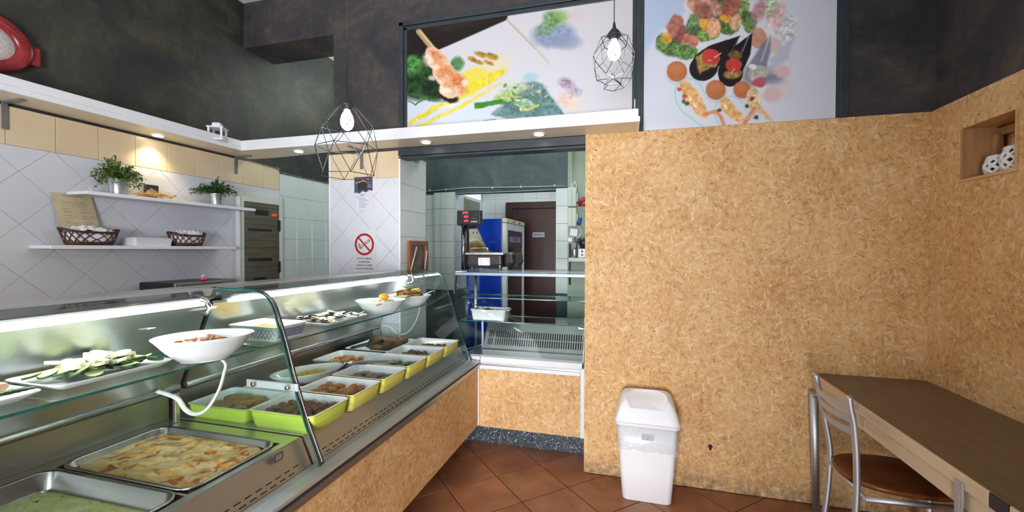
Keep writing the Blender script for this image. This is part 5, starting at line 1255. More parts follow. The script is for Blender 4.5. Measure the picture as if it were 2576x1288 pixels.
def platter(label, x0, x1, y0, y1, z):
    t = thing('platter', label, 'plate', ((x0+x1)/2, (y0+y1)/2, z))
    w_, d = (x1-x0)/2, (y1-y0)/2
    part('plate', MB().loft([rrect(-w_*.8, w_*.8, -d*.85, d*.85, 0, .02), rrect(-w_*.82, w_*.82, -d*.87, d*.87, .003, .02), rrect(-w_, w_, -d, d, .016, .025), rrect(-w_, w_, -d, d, .019, .025), rrect(-w_*.95, w_*.95, -d*.96, d*.96, .018, .02), rrect(-w_*.8, w_*.8, -d*.85, d*.85, .007, .02)], 0, True, True, True), CERAMIC, t, True); return t
def rounds(name, label, group, x0, x1, y0, y1, z, n, r, th, mt, seed, rim=None, heap=.016):
    rr = random.Random(seed)
    for k in range(n):
        x, y = rr.uniform(x0, x1), rr.uniform(y0, y1); tx, ty = rr.uniform(-.35, .35), rr.uniform(-.35, .35); q_ = max(abs(x-(x0+x1)/2)/(x1-x0), abs(y-(y0+y1)/2)/(y1-y0))*2; zz_ = z+.004+heap*rr.random()*(1.25-.7*q_)+r*.25
        ring = lambda s_, dz: [(x+r*s_*math.cos(a), y+r*.8*s_*math.sin(a), zz_+dz+tx*r*s_*math.cos(a)+ty*r*s_*math.sin(a)) for a in [2*pi*q/14 for q in range(14)]]
        mb = MB().loft([ring(.97, 0), ring(1, th*.3), ring(1, th*.7), ring(.96, th)], 1 if rim else 0, True, False).loft([ring(.96, th), ring(.5, th*1.02), ring(.05, th)], 0, False, True, True)
        solo(name, mb, [mt, rim] if rim else mt, label, 'food', group)
platter('long white platter of grilled aubergine rounds on the glass shelf', -1.685, -1.44, 1.80, 2.15, SZ)
rounds('aubergine_slice', 'grilled aubergine round with dark skin on the long white platter', 'aubergine slices on the far platter', -1.66, -1.465, 1.83, 2.12, SZ+.010, 60, .023, .004, EGGF, 31, EGGP)
bowl('oval white bowl of seafood salad with a lemon wedge', (-1.47, 2.315, SZ), .148, .118, .08, .57, .55)
SEA = pm('seafood_salad', srgb(226, 206, 150), srgb(196, 160, 96), 40, .4, bmp=.3)
pieces('salad_piece', 'pale seafood salad piece in the oval bowl with the lemon', 'seafood salad pieces', -1.47, 2.315, SZ+.056, 20, (.022, .016, .011), SEA, .12, .2, 33, .3, 2)
solo('lemon_wedge', MB().blob((-1.45, 2.32, SZ+.098), (.032, .018, .02), 3, .05, 2, 0, .8), pm('lemon_rind', srgb(236, 176, 50), srgb(226, 160, 36), 30, .4), 'orange yellow lemon wedge on top of the seafood salad', 'food')
bowl('oval white bowl heaped with sliced potatoes at the far end', (-1.475, 2.655, SZ), .16, .105, .074, .5, .55)
POT = pm('potato_flesh', srgb(232, 214, 120), srgb(214, 186, 82), 30, .4); POTS = pm('potato_skin', srgb(160, 116, 56), srgb(116, 78, 40), 40, .5)
rounds('potato_slice', 'thick yellow potato slice heaped in the far oval bowl', 'potato slices in the far bowl', -1.55, -1.40, 2.58, 2.73, SZ+.056, 44, .026, .008, POT, 35, POTS, .055)
t = thing('serving_spoon', 'white handled serving spoon leaning out of the potato bowl', 'spoon', (-1.40, 2.70, SZ+.06))
part('handle', MB().tube([(-1.41, 2.69, SZ+.06), (-1.36, 2.75, SZ+.088), (-1.335, 2.785, SZ+.098)], .006, 8, flat=(1, .5)), PLASTIC, t)
part('bowl', MB().blob((-1.425, 2.675, SZ+.057), (.03, .02, .006), 1, .02, 2, 0, 1.0), CHROME, t)

bowl('round white bowl of red and orange salad on the near glass shelf', (-1.44, 1.165, SZ), .15, .12, .085, .885, .48)
MIX = pm('mixed_salad', srgb(206, 150, 84), srgb(150, 74, 46), 30, .4, bmp=.3)
pieces('salad_piece', 'orange and red salad piece in the near round bowl', 'salad pieces in the near bowl', -1.44, 1.165, SZ+.05, 18, (.022, .018, .012), MIX, .13, .13, 37, .3, 2)
platter('long white platter of courgette and cheese slices on the near glass shelf', -1.70, -1.47, .775, 1.09, SZ)
CHE = pm('white_cheese', srgb(232, 228, 208), srgb(220, 214, 186), 30, .35); COU = pm('courgette_flesh', srgb(214, 222, 168), srgb(178, 192, 112), 26, .4); COUS = pm('courgette_skin', srgb(56, 92, 40), srgb(38, 66, 28), 40, .4)
rounds('courgette_slice', 'pale courgette slice with dark green skin on the near platter', 'courgette slices on the near platter', -1.68, -1.49, .80, 1.07, SZ+.010, 44, .025, .006, COU, 41, COUS)
rounds('cheese_slice', 'white cheese slice among the courgettes on the near platter', 'cheese slices on the near platter', -1.66, -1.51, .85, 1.04, SZ+.022, 14, .03, .01, CHE, 43)
platter('long white platter of salmon rolls and cucumber at the left edge', -1.70, -1.47, .42, .755, SZ)
SAL = pm('salmon_orange', srgb(232, 160, 104), srgb(216, 186, 150), 24, .4)
pieces('salmon_roll', 'pale orange salmon roll on the platter at the left edge', 'salmon rolls on the left platter', -1.59, .62, SZ+.012, 14, (.034, .02, .016), SAL, .19, .20, 45, .2, 2)
rr = random.Random(8)
for k in range(4):
    y = .66+k*.014; mb = MB().tube([(-1.51, y-.03, SZ+.022), (-1.495, y, SZ+.03), (-1.495, y+.04, SZ+.026)], .012, 8, flat=(1, .35))
    solo('cucumber_strip', mb, COUS, 'dark green cucumber strip beside the salmon rolls', 'food', 'cucumber strips on the left platter')
# white dish in the upright glass counter
t = tray('white lug-handled dish with a little dark food inside the upright glass counter', -1.20, -.915, 3.125, 3.30, .9058, .082, CERAMIC, 'white_dish', 0)
for sx in (-1, 1): part('lug', MB().loft([rrect(-.012, .022, -.04, .04, .072, .012), rrect(-.012, .024, -.042, .042, .076, .012), rrect(-.012, .022, -.04, .04, .08, .012)], 0, True, True), CERAMIC, t, True).matrix_local = Matrix.Translation((sx*.135, 0, 0)) @ Matrix.Rotation(0 if sx > 0 else pi, 4, 'Z')
pieces('stewed_morsel', 'dark stewed morsel in the white dish of the glass counter', 'stewed morsels in the lug-handled dish', -1.06, 3.21, .9058+.045, 8, (.026, .02, .014), DMEAT, .14, .1, 47, .3, 2)
tg = thing('serving_fork', 'thin dark serving fork standing in the lug-handled white dish', 'fork', (-1.16, 3.2, .92))
part('shaft', MB().tube([(-1.13, 3.20, .93), (-1.14, 3.24, 1.0), (-1.15, 3.27, 1.075)], .0022, 6), BLACKM, tg)
part('handle', MB().tube([(-1.145, 3.25, 1.02), (-1.19, 3.24, 1.01), (-1.21, 3.2, 1.0)], .004, 6), DMEAT, tg)

# ================================================================ scale on the glass counter
sc = thing('shop_scale', 'dark counter scale with red digit display on a pole above the glass counter', 'scale', (-1.1, 3.35, 1.284))
SCB = pm('scale_brown_black', srgb(58, 50, 48), srgb(46, 40, 40), 10, .35)
zb = 1.284
part('body', MB().loft([rrect(-1.275, -.99, 3.28, 3.60, zb+.022, .02), rrect(-1.29, -.985, 3.27, 3.60, zb+.05, .02), rrect(-1.285, -.99, 3.275, 3.60, zb+.118, .02)], 0, True, True), SCB, sc)
part('side_housing', MB().loft([rrect(-.985, -.915, 3.30, 3.60, zb+.03, .03), rrect(-.985, -.885, 3.29, 3.60, zb+.06, .03), rrect(-.985, -.895, 3.30, 3.60, zb+.125, .03), rrect(-.985, -.91, 3.32, 3.58, zb+.138, .03)], 0, True, True), BLACKP, sc)
part('side_housing', MB().loft([rrect(-1.335, -1.285, 3.30, 3.60, zb+.03, .02), rrect(-1.345, -1.285, 3.29, 3.60, zb+.06, .02), rrect(-1.335, -1.285, 3.30, 3.60, zb+.118, .02)], 0, True, True), BLACKP, sc)
part('weighing_plate', MB().box((-1.295, 3.262, zb+.12), (-.975, 3.60, zb+.142), 0, .006), STEELY, sc)
part('plate_guard', MB().tube([(-1.26, 3.30, zb+.142), (-1.26, 3.30, zb+.178), (-1.115, 3.30, zb+.178), (-1.115, 3.30, zb+.142)], .004, 8), CHROME, sc)
part('front_label', MB().loft([[(x, 3.2695, z) for x, y, z in [(a, 0, b) for a, b, _ in rrect(-1.185, -1.085, zb+.038, zb+.10, 0, .008)]], [(x, 3.266, z) for x, y, z in [(a, 0, b) for a, b, _ in rrect(-1.185, -1.085, zb+.038, zb+.10, 0, .008)]]], 0, False, True), pm('label_white', srgb(226, 222, 224), None, 10, .5), sc)
text('label_marks', 'A', .014, (-1.168, 3.2655, zb+.088), (pi/2, 0, -.5), BLACKP, sc); text('label_marks', '2', .016, (-1.10, 3.2655, zb+.08), (pi/2, 0, 0), BLACKP, sc)
for x in (-1.26, -1.02): part('foot', MB().lathe([(.016, 0), (.012, .024)], (x, 3.33, zb), 12, 0, True, 1, 1, True, True), STEELD, sc)
part('side_knob', MB().lathe([(.012, 0), (.012, .018), (.004, .024)], (-1.0, 3.262, zb+.02), 12, 0, True, 1, 1, True, True), CHROME, sc)
part('pole', MB().tube([(-1.31, 3.265, zb+.001), (-1.31, 3.265, zb+.365)], .0165, 18), steel('pole_chrome', (.40, .38, .46, 1), .12, (3, 3, 3)), sc)
part('pole_sleeve', MB().lathe([(.034, 0), (.034, .30), (.026, .36)], (-1.31, 3.30, zb), 16, 0, True, 1, .7, True, True), BLACKP, sc)
dz0, dz1 = 1.656, 1.762
part('display', MB().loft([rrect(-1.352, -1.165, 3.25, 3.30, dz0-.012, .01), rrect(-1.362, -1.158, 3.244, 3.30, dz0, .008), rrect(-1.362, -1.158, 3.244, 3.30, dz1, .008)], 0, True, True), BLACKP, sc)
REDL = emit('red_digits', (1, .06, .10, 1), 1.1); PALE = pm('pale_print', srgb(176, 172, 178), None, 10, .5)
for zz_, st, x_ in ((dz1-.017, '0.000', -1.288), (dz1-.050, '0.00', -1.28), (dz1-.083, '0.00', -1.28)): text('digits', st, .021, (x_, 3.2435, zz_), (pi/2, 0, 0), REDL, sc, bold=.0012)
for zz_, st, x_, sz in ((dz1-.033, 'kg', -1.312, .008), (dz1-.037, '\u20ac/kg', -1.278, .008), (dz1-.068, '\u20ac', -1.278, .008), (dz1-.064, 'MAX 15 kg', -1.215, .007), (dz1-.034, 'tara', -1.195, .008)): text('display_print', st, sz, (x_, 3.2435, zz_), (pi/2, 0, 0), PALE, sc)
part('display_badge', MB().box((-1.24, 3.2425, dz0+.012), (-1.185, 3.2437, dz0+.022)), PALE, sc)

# tall blue sided freezer
fz = thing('upright_freezer', 'tall freezer with blue printed side standing in the kitchen doorway', 'freezer', (-1.56, 4.72, 0))
fx0, fx1, fy0, fy1, fzz = -1.715, -1.262, 4.345, 5.13, 1.775
def paint_fz(p):
    p.put(np.ones_like(p.u), (12, 58, 176)); p.ell(520, 90, 160, 110, (26, 62, 160), .6, .9)
    p.poly([(-20, 95), (90, 85), (150, 180), (260, 400), (330, 470), (440, 500), (560, 640), (-20, 640)], (150, 140, 96), 1, 6, .25, 2, 14)
    p.poly([(-20, 85), (90, 80), (120, 130), (-20, 140)], (44, 34, 30), 1, 10); p.poly([(-20, 140), (118, 130), (190, 290), (-20, 330)], (188, 186, 172), .9, 14, .1)
    p.line([(-20, 330), (60, 280), (140, 300), (220, 360)], 18, (214, 206, 180), .8, 8); p.ell(90, 420, 140, 80, (110, 84, 48), .8, .6, 0, .5)
    p.ell(260, 540, 200, 80, (138, 128, 56), .9, .5, 0, .4)
    for x in (60, 115): p.ell(x, 190, 10, 10, (40, 40, 44), 1, .4)
    p.line([(320, 330), (400, 318)], 10, (120, 150, 210), .6)
part('cabinet', MB().box((fx0, fy0+.004, .05), (fx1-.05, fy1, fzz), 0, .01), pm('freezer_blue', srgb(16, 56, 160), None, 5, .3), fz)
nx, nz = 90, 150
X_, Z_ = np.meshgrid(np.linspace(0, 1, nx), np.linspace(0, 1, nz)); pp = _P((X_*(fx1-.058-fx0-.006)+fx0+.006+1.678)/.417*560, (1-Z_)*1.30/.417*560); paint_fz(pp)
cc = pp.c/255; cc = np.where(cc <= .04045, cc/12.92, ((np.maximum(cc, 0)+.055)/1.055)**2.4)
i = np.arange(nx*nz).reshape(nz, nx); q = np.stack([i[:-1, :-1], i[:-1, 1:], i[1:, 1:], i[1:, :-1]], -1).reshape(-1, 4)
XX = fx0+.006+(fx1-.058-fx0-.006)*X_; ZZ = fzz-.004-1.30*(1-Z_)
me = bpy.data.meshes.new('side_print'); o_ = ORG[fz.name]
me.from_pydata([tuple(v) for v in np.stack([XX-o_[0], np.full_like(XX, fy0+.0035-o_[1]), ZZ-o_[2]], -1).reshape(-1, 3)], [], [tuple(int(a) for a in r) for r in q])
at = me.color_attributes.new('print', 'FLOAT_COLOR', 'POINT'); at.data.foreach_set('color', np.concatenate([cc.reshape(-1, 3), np.ones((nx*nz, 1))], 1).ravel().astype(np.float32))
me.materials.append(attr_mat('freezer_print', .3)); o = bpy.data.objects.new('side_print', me); COL.objects.link(o); o.parent = fz
FW = pm('freezer_white', srgb(212, 216, 212), srgb(204, 208, 204), 6, .35)
part('door_frame', MB().box((fx1-.048, fy0, .08), (fx1, fy0+.06, fzz-.045), 0, .004).box((fx1-.048, fy1-.05, .08), (fx1, fy1, fzz-.045), 0, .004).box((fx1-.048, fy0+.06, fzz-.12), (fx1, fy1-.05, fzz-.045), 0, .004), FW, fz, kind='stuff')
part('top_panel', MB().box((fx1-.05, fy0, fzz-.04), (fx1+.004, fy1, fzz+.004), 0, .005), pm('freezer_cream', srgb(206, 206, 176), None, 5, .4), fz)
part('glass_door', MB().box((fx1-.03, fy0+.06, .1), (fx1-.012, fy1-.05, fzz-.12)), pm('freezer_glass', srgb(70, 50, 40), srgb(56, 42, 38), 4, .1), fz)
part('door_header', MB().box((fx1-.012, fy0+.08, fzz-.30), (fx1-.009, fy1-.07, fzz-.13)), pm('freezer_header', srgb(70, 54, 84), None, 4, .3), fz)
part('header_plate', MB().box((fx1-.009, fy0+.16, fzz-.245), (fx1-.0075, fy1-.16, fzz-.185)), pm('header_plate_grey', srgb(150, 136, 150), None, 4, .4), fz)
text('header_lettering', 'GELATO', .055, (fx1-.007, (fy0+fy1)/2, fzz-.215), (pi/2, 0, pi/2), BLACKP, fz)
for y in (fy0+.25, fy0+.5): part('top_knob', MB().box((fx1+.004, y, fzz-.028), (fx1+.008, y+.04, fzz-.012)), BLACKP, fz)

wf = thing('wall_cupboard', 'small beige metal cupboard door on the kitchen side wall', 'cupboard', (-2.08, 5.5, 1.9))
part('frame', MB().box((-2.082, 5.2, 1.86), (-2.068, 5.235, 2.12), 0, .002), pm('cupboard_beige', srgb(150, 148, 110), None, 10, .5), wf)
part('door', MB().box((-2.082, 5.235, 1.862), (-2.066, 5.76, 2.11), 0, .003), pm('cupboard_grey', srgb(128, 134, 126), None, 10, .5), wf)
part('knob', MB().blob((-2.058, 5.71, 1.97), (.012, .018, .018), 1, 0, 2), BLACKP, wf)

# electrical fittings on the green kitchen wall
EBX = pm('ivory_box', srgb(204, 212, 200), srgb(196, 204, 192), 6, .35)
Yk = 4.3
for k, (za, zb2) in enumerate(((1.872, 2.06), (1.675, 1.865))):
    t = thing('junction_box', ('upper', 'lower')[k]+' ivory electrical junction box on the green kitchen wall', 'electrical box', (-.555, Yk, za))
    part('box', MB().box((-.606, Yk-.07, za), (-.515, Yk-.001, zb2), 0, .008), EBX, t)
    part('cover', MB().box((-.602, Yk-.078, za+.006), (-.522, Yk-.07, zb2-.006), 0, .004), EBX, t)
    part('cover_seam', MB().box((-.562, Yk-.0795, za+.01), (-.559, Yk-.078, zb2-.01)), GREYB, t)
    part('catch', MB().box((-.515, Yk-.06, za+.05), (-.503, Yk-.03, za+.13), 0, .003), EBX, t)
cp = MB().tube([(-.578, Yk-.02, 2.06), (-.578, Yk-.02, 3.3)], .014, 10)
solo('conduit_pipe', cp, EBX, 'ivory conduit pipe rising above the junction boxes', 'pipe')
solo('cable_loop', MB().tube([(-.56, Yk-.03, 2.06), (-.555, Yk-.03, 2.10), (-.54, Yk-.03, 2.12), (-.525, Yk-.03, 2.10), (-.52, Yk-.03, 2.06)], .008, 8), EBX, 'grey cable loop on top of the upper junction box', 'cable')
def socket_(label, x, z, mt_, rz=0, s_=.038):
    t = thing('wall_socket', label, 'socket', (x, Yk-.001, z))
    part('plate', MB().box((-s_, -.03, -s_), (s_, 0, s_), 0, .006), mt_, t, True)
    part('insert', MB().box((-s_*.55, -.034, -s_*.55), (s_*.55, -.03, s_*.55), 0, .003), mt_, t, True)
    t.rotation_euler = (0, rz, 0)
socket_('tilted white wall socket under the junction boxes', -.548, 1.622, PLASTIC, .15)
socket_('small white plug socket below the tilted one', -.583, 1.548, PLASTIC, 0, .022)
socket_('dark socket block beside the small white socket', -.52, 1.545, BLACKP, 0, .024)
part_plug = thing('red_plug', 'red industrial plug beside the upper junction box', 'plug', (-.46, Yk-.03, 1.92))
part('plug_body', MB().tube([(-.505, Yk-.05, 1.90), (-.46, Yk-.05, 1.94), (-.40, Yk-.05, 1.93)], [.02, .024, .02], 12), pm('red_plug_plastic', srgb(176, 46, 50), None, 10, .4), part_plug)
part('plug_collar', MB().tube([(-.50, Yk-.05, 1.885), (-.40, Yk-.05, 1.885)], .012, 10), pm('red_plug_plastic', srgb(176, 46, 50), None, 10, .4), part_plug)
part_plug = thing('blue_plug', 'blue industrial plug beside the lower junction box', 'plug', (-.49, Yk-.03, 1.70))
part('plug_body', MB().tube([(-.50, Yk-.05, 1.69), (-.49, Yk-.05, 1.735), (-.485, Yk-.05, 1.76)], [.016, .022, .018], 12), pm('blue_plug_plastic', srgb(46, 96, 170), None, 10, .4), part_plug)
part('plug_cable', MB().tube([(-.49, Yk-.05, 1.69), (-.46, Yk-.05, 1.62), (-.50, Yk-.05, 1.57), (-.52, Yk-.05, 1.56)], .005, 6), HOSE, part_plug)
ks = thing('kitchen_bracket_shelf', 'narrow white shelf below the sockets in the kitchen', 'shelf', (-.47, Yk-.1, 1.33))
part('board', MB().box((-.575, Yk-.2, 1.335), (-.30, Yk-.002, 1.372), 0, .003), WHITE, ks)
for x, w_ in ((-.592, 'left'), (-.581, 'right')): solo('hanging_cable', MB().tube([(x, Yk-.012, 1.51), (x+.003, Yk-.012, 1.38), (x-.003, Yk-.012, 1.25), (x, Yk-.012, 1.1)], .0045, 6), BLACKP, w_+' of two thin black cables hanging below the small white socket', 'cable')
gr = thing('coffee_grinder', 'black and white coffee grinder on the narrow kitchen shelf', 'grinder', (-.47, Yk-.1, 1.372))
part('body', MB().box((-.49, Yk-.16, 1.372), (-.40, Yk-.03, 1.46), 0, .01), PLASTIC, gr)
part('hopper', MB().lathe([(.03, 0), (.05, .05), (.05, .10)], (-.44, Yk-.10, 1.46), 16, 0, True, 1, 1, True, True), BLACKP, gr)
for z in (1.40, 1.435): part('button', MB().lathe([(.010, 0), (.010, .006)], (0, 0, 0), 12, 0, True, 1, 1, True, True), BLACKP, gr, True).matrix_local = Matrix.Translation((.02, -.06, z-1.372)) @ Matrix.Rotation(pi/2, 4, 'X')
sg_ = thing('steel_scoop', 'grey steel scoop standing beside the coffee grinder', 'scoop', (-.53, Yk-.1, 1.372))
part('cup', MB().lathe([(.02, 0), (.028, .03), (.03, .08)], (-.53, Yk-.10, 1.372), 14, 0, True, 1, 1, True), STEEL, sg_)
part('handle', MB().tube([(-.52, Yk-.10, 1.44), (-.50, Yk-.11, 1.53)], .005, 8), BLACKP, sg_)

# ================================================================ signs on the tiled pillar
ys_ = YB-.0068
ns = thing('no_smoking_sign', 'no smoking sign with red ring and four lines of text on the pillar', 'sign', (-1.931, ys_, 1.2))
part('sheet', MB().box((-2.03, ys_-.0006, 1.275), (-1.832, ys_, 1.60)), pm('sign_white', srgb(222, 222, 226), None, 5, .4), ns)
SR = pm('sign_red', srgb(176, 28, 46), None, 10, .4)
def flat(poly, d=.0006): return MB().prism(poly, (0, -d, 0))
zc, xc = 1.486, -1.931
rg_ = MB(); n = 48
rg_.loft([[(xc+r*math.cos(2*pi*k/n), y, zc+r*math.sin(2*pi*k/n)) for k in range(n)] for r, y in ((.083, ys_-.0006), (.083, ys_-.0014), (.066, ys_-.0014), (.066, ys_-.0006))], 0)
part('red_ring', rg_, SR, ns)
c_, s_ = math.cos(-.82), math.sin(-.82)
def rot(x, z, a): return (xc+x*math.cos(a)-z*math.sin(a), zc+x*math.sin(a)+z*math.cos(a))
def bar(x0, x1, z0, z1, a, y, d=.0006): return flat([(p[0], y, p[1]) for p in (rot(x0, z0, a), rot(x1, z0, a), rot(x1, z1, a), rot(x0, z1, a))], d)
part('cigarette', bar(-.05, .055, -.009, .009, .62, ys_-.0006), BLACKP, ns); part('cigarette_paper', bar(-.044, .049, -.005, .005, .62, ys_-.0012, .0002), pm('sign_white', srgb(222, 222, 226)), ns)
part('cigarette_tip', bar(.018, .021, -.008, .008, .62, ys_-.0014, .0002), BLACKP, ns)
for k in range(2): part('smoke', MB().tube([(xc-.050+.013*math.sin(u*2.2+k*1.5)+.012*k, ys_-.001, zc-.012+.035*u/3-.012*k) for u in np.linspace(-.5, 2.4, 12)], .0017, 5), BLACKP, ns)
part('red_slash', bar(-.07, .07, -.0065, .0065, -.80, ys_-.0016), SR, ns)
for z, tx_ in ((1.379, 'VIETATO FUMARE'), (1.354, 'NO SMOKING'), (1.328, 'DEFENSE DE FUMER'), (1.303, 'RAUCHEN VERBOTEN')): text('lettering', tx_, .0155, (-1.931, ys_-.0008, z), (pi/2, 0, 0), BLACKP, ns, bold=.0002)
sc_ = thing('small_sticker', 'narrow white sticker strip below the no smoking text', 'sticker', (-1.93, ys_, 1.225))
part('strip', MB().box((-2.0, ys_-.0006, 1.226), (-1.855, ys_, 1.252)), pm('sign_white', srgb(222, 222, 226)), sc_)
text('lettering', 'D.L. 16/01/2003 n. 3 art. 51', .008, (-1.93, ys_-.0008, 1.24), (pi/2, 0, 0), BLACKP, sc_)
part('red_mark', MB().box((-1.875, ys_-.0012, 1.229), (-1.86, ys_-.0006, 1.234)), SR, sc_)

def paint_flyer(p):
    p.put(np.ones_like(p.u), (66, 62, 92), 1, .2); p.ell(60, 100, 120, 120, (92, 90, 96), .8, .8)
    for x, y, c in ((30, 62, (196, 150, 126)), (70, 52, (190, 142, 116)), (110, 48, (206, 160, 136)), (142, 52, (180, 134, 110))):
        p.ell(x, y+62, 26, 60, R.choice([(70, 86, 104), (96, 60, 62), (176, 168, 140), (54, 50, 60)]), 1, .2); p.ell(x, y, 14, 17, c, 1, .2); p.ell(x, y-12, 15, 9, (44, 34, 32), 1, .4)
    for k, (y, x0_, x1_) in enumerate(((28, 168, 226), (44, 180, 226), (84, 168, 226), (118, 176, 224), (136, 170, 220), (150, 182, 226))): p.line([(x0_, y), (x1_, y-2)], 6, (176, 172, 196), .8, 3)
    p.ell(170, 74, 10, 10, (206, 70, 80), .9, .4)
fy_ = thing('photo_flyer', 'small dark photo flyer of four people with torn lower edge on the pillar', 'flyer', (-1.94, ys_, 1.86))
nx, nz = 60, 44
X_, Z_ = np.meshgrid(np.linspace(0, 1, nx), np.linspace(0, 1, nz)); pp = _P(X_*236, (1-Z_)*190); paint_flyer(pp); cc = ((pp.c/255+.055)/1.055)**2.4
zbot = 1.868+.022*X_+.006*np.sin(X_*17); Zq = zbot+(1.992-zbot)*Z_; Xq = -2.016+.156*X_
i = np.arange(nx*nz).reshape(nz, nx); q = np.stack([i[:-1, :-1], i[:-1, 1:], i[1:, 1:], i[1:, :-1]], -1).reshape(-1, 4); o_ = ORG[fy_.name]
me = bpy.data.meshes.new('print'); me.from_pydata([tuple(v) for v in np.stack([Xq-o_[0], np.full_like(Xq, -.0008), Zq-o_[2]], -1).reshape(-1, 3)], [], [tuple(int(a) for a in r) for r in q])
at = me.color_attributes.new('print', 'FLOAT_COLOR', 'POINT'); at.data.foreach_set('color', np.concatenate([cc.reshape(-1, 3), np.ones((nx*nz, 1))], 1).ravel().astype(np.float32))
me.materials.append(attr_mat('flyer_print', .35)); o = bpy.data.objects.new('print', me); COL.objects.link(o); o.parent = fy_
nt_ = thing('notice_sheet', 'white printed notice sheet below the photo flyer', 'notice', (-1.925, ys_, 1.74))
part('sheet', MB().box((-1.998, ys_-.0005, 1.745), (-1.855, ys_, 1.868)), pm('notice_white', srgb(214, 216, 224), None, 5, .5), nt_)
PB = pm('faded_blue_print', srgb(150, 166, 196), None, 20, .6)
text('lettering', '227', .024, (-1.945, ys_-.0007, 1.855), (pi/2, 0, .0), pm('blue_print', srgb(70, 90, 150), None, 20, .6), nt_)
for k in range(8): part('print_line', MB().box((-1.975, ys_-.0007, 1.828-k*.0095), (-1.925+.03*((k*7) % 3)/2, ys_-.0005, 1.832-k*.0095)), PB, nt_)
part('red_dot', MB().box((-1.992, ys_-.0007, 1.838), (-1.982, ys_-.0005, 1.844)), SR, nt_)

wfm = thing('framed_mirror', 'brown wooden framed mirror on the pillar side beside two sticks', 'frame', (-1.62, 3.05, 1.25))
FR = wood('chestnut_frame', srgb(120, 66, 40), srgb(146, 86, 54), 2, .4)
mx_ = -1.63
y0, y1, z0, z1 = 2.925, 3.235, 1.262, 1.515
part('side_rail', MB().box((mx_, y0, z0), (mx_+.022, y0+.045, z1), 0, .003), FR, wfm); part('side_rail', MB().box((mx_, y1-.045, z0), (mx_+.022, y1, z1), 0, .003), FR, wfm)
part('top_rail', MB().box((mx_, y0+.045, z1-.035), (mx_+.022, y1-.045, z1), 0, .003), FR, wfm)
part('mirror_pane', MB().box((mx_, y0+.045, z0), (mx_+.008, y1-.045, z1-.035)), pm('mottled_mirror', srgb(120, 104, 92), srgb(66, 48, 42), 14, .2, detail=6), wfm)
for k, (a, b) in enumerate((((-1.60, 2.93, 1.29), (-1.60, 3.02, 1.47)), ((-1.60, 3.16, 1.29), (-1.60, 3.19, 1.44)))):
    solo('wooden_skewer', MB().tube([(a[0]-.002, a[1], a[2]), b], .006, 6), pm('skewer_wood', srgb(206, 190, 170), None, 20, .6), ('left', 'right')[k]+' pale wooden stick leaning on the framed mirror', 'stick')

# ================================================================ swing-lid bin
bn = thing('waste_bin', 'tall white plastic swing-lid bin against the chipboard wall', 'bin', (.095, 2.67, 0))
def br(w_, d, z, r=.03, yo=0): return rrect(-w_/2, w_/2, -d/2+yo, d/2+yo, z, r, 6)
part('body', MB().loft([br(.262, .20, .0, .03), br(.272, .21, .006, .032), br(.30, .232, .18, .034), br(.315, .245, .32, .034), br(.325, .252, .44, .034), br(.318, .246, .44, .03), br(.29, .22, .2, .03)], 0, True, True, True), PLASTIC, bn, True)
bag = MB(); rings = []
n0 = len(br(.3, .2, 0))
for k, (z, e) in enumerate(((.452, .006), (.42, .010), (.39, .010), (.36, .012), (.33, .010), (.31, .012), (.298, .014))):
    r0 = br(.315+2*e+.01*(z-.32)/.12, .245+2*e, z, .036); N_ = len(r0); out = []
    rr = random.Random(k)
    for i_, (x, y, zz_) in enumerate(r0): out.append((x*(1+.008*math.sin(i_*2.1+k*1.7)), y*(1+.012*math.sin(i_*1.7+k*2.3))-.002, zz_+(.006*math.sin(i_*1.3) if k > 4 else 0)))
    rings.append(out)
bag.loft(rings, 0, False, False, True)
mt, t_, b_ = nt('thin_white_film')
tr_ = N(t_, 'ShaderNodeBsdfTransparent'); tr_.inputs[0].default_value = (.95, .96, .97, 1)
nz_ = N(t_, 'ShaderNodeTexNoise', i_Scale=7.0, i_Detail=2.0, i_Distortion=1.5); t_.links.new(coords(t_, world=False), nz_.inputs['Vector'])
b_.inputs['Base Color'].default_value = (.82, .83, .85, 1); b_.inputs['Roughness'].default_value = .25; bump(t_, b_, nz_.outputs[0], .5, .03)
mx_s = N(t_, 'ShaderNodeMixShader'); t_.links.new(ramp(t_, nz_.outputs[0], [(.3, (.12, .12, .12, 1)), (.7, (.5, .5, .5, 1))]), mx_s.inputs[0])
t_.links.new(tr_.outputs[0], mx_s.inputs[1]); t_.links.new(b_.outputs[0], mx_s.inputs[2]); t_.links.new(mx_s.outputs[0], t_.nodes['Material Output'].inputs[0])
part('bin_bag', bag, mt, bn, True, label='thin translucent white bin bag')
part('sticker', MB().box((-.03, -.1285, .37), (.035, -.127, .405)), pm('grey_sticker', srgb(170, 164, 178), srgb(206, 200, 210), 60, .5), bn, True)
def lidz(x, y):
    u, v = min(1, abs(x)/.181), (y+.143)/.286
    prof = 1-abs((v-.60)/.60)**2.3 if v < .60 else 1-((v-.60)/.40)**3.2
    z = .464+.142*max(0, prof)**.9*max(0, 1-u**7)**.6
    return z
FX, FY, FRX, FRY = 0, -.038, .116, .092
def dish(x, y):
    q = ((x-FX)/FRX)**2+((y-FY)/FRY)**2
    return -.034*max(0, 1-q)**.8 if q < 1 else 0
lid = MB().loft([br(.352, .278, .442, .04), br(.362, .286, .447, .042), br(.362, .286, .463, .042)], 0, True, False, True)
lrings = []
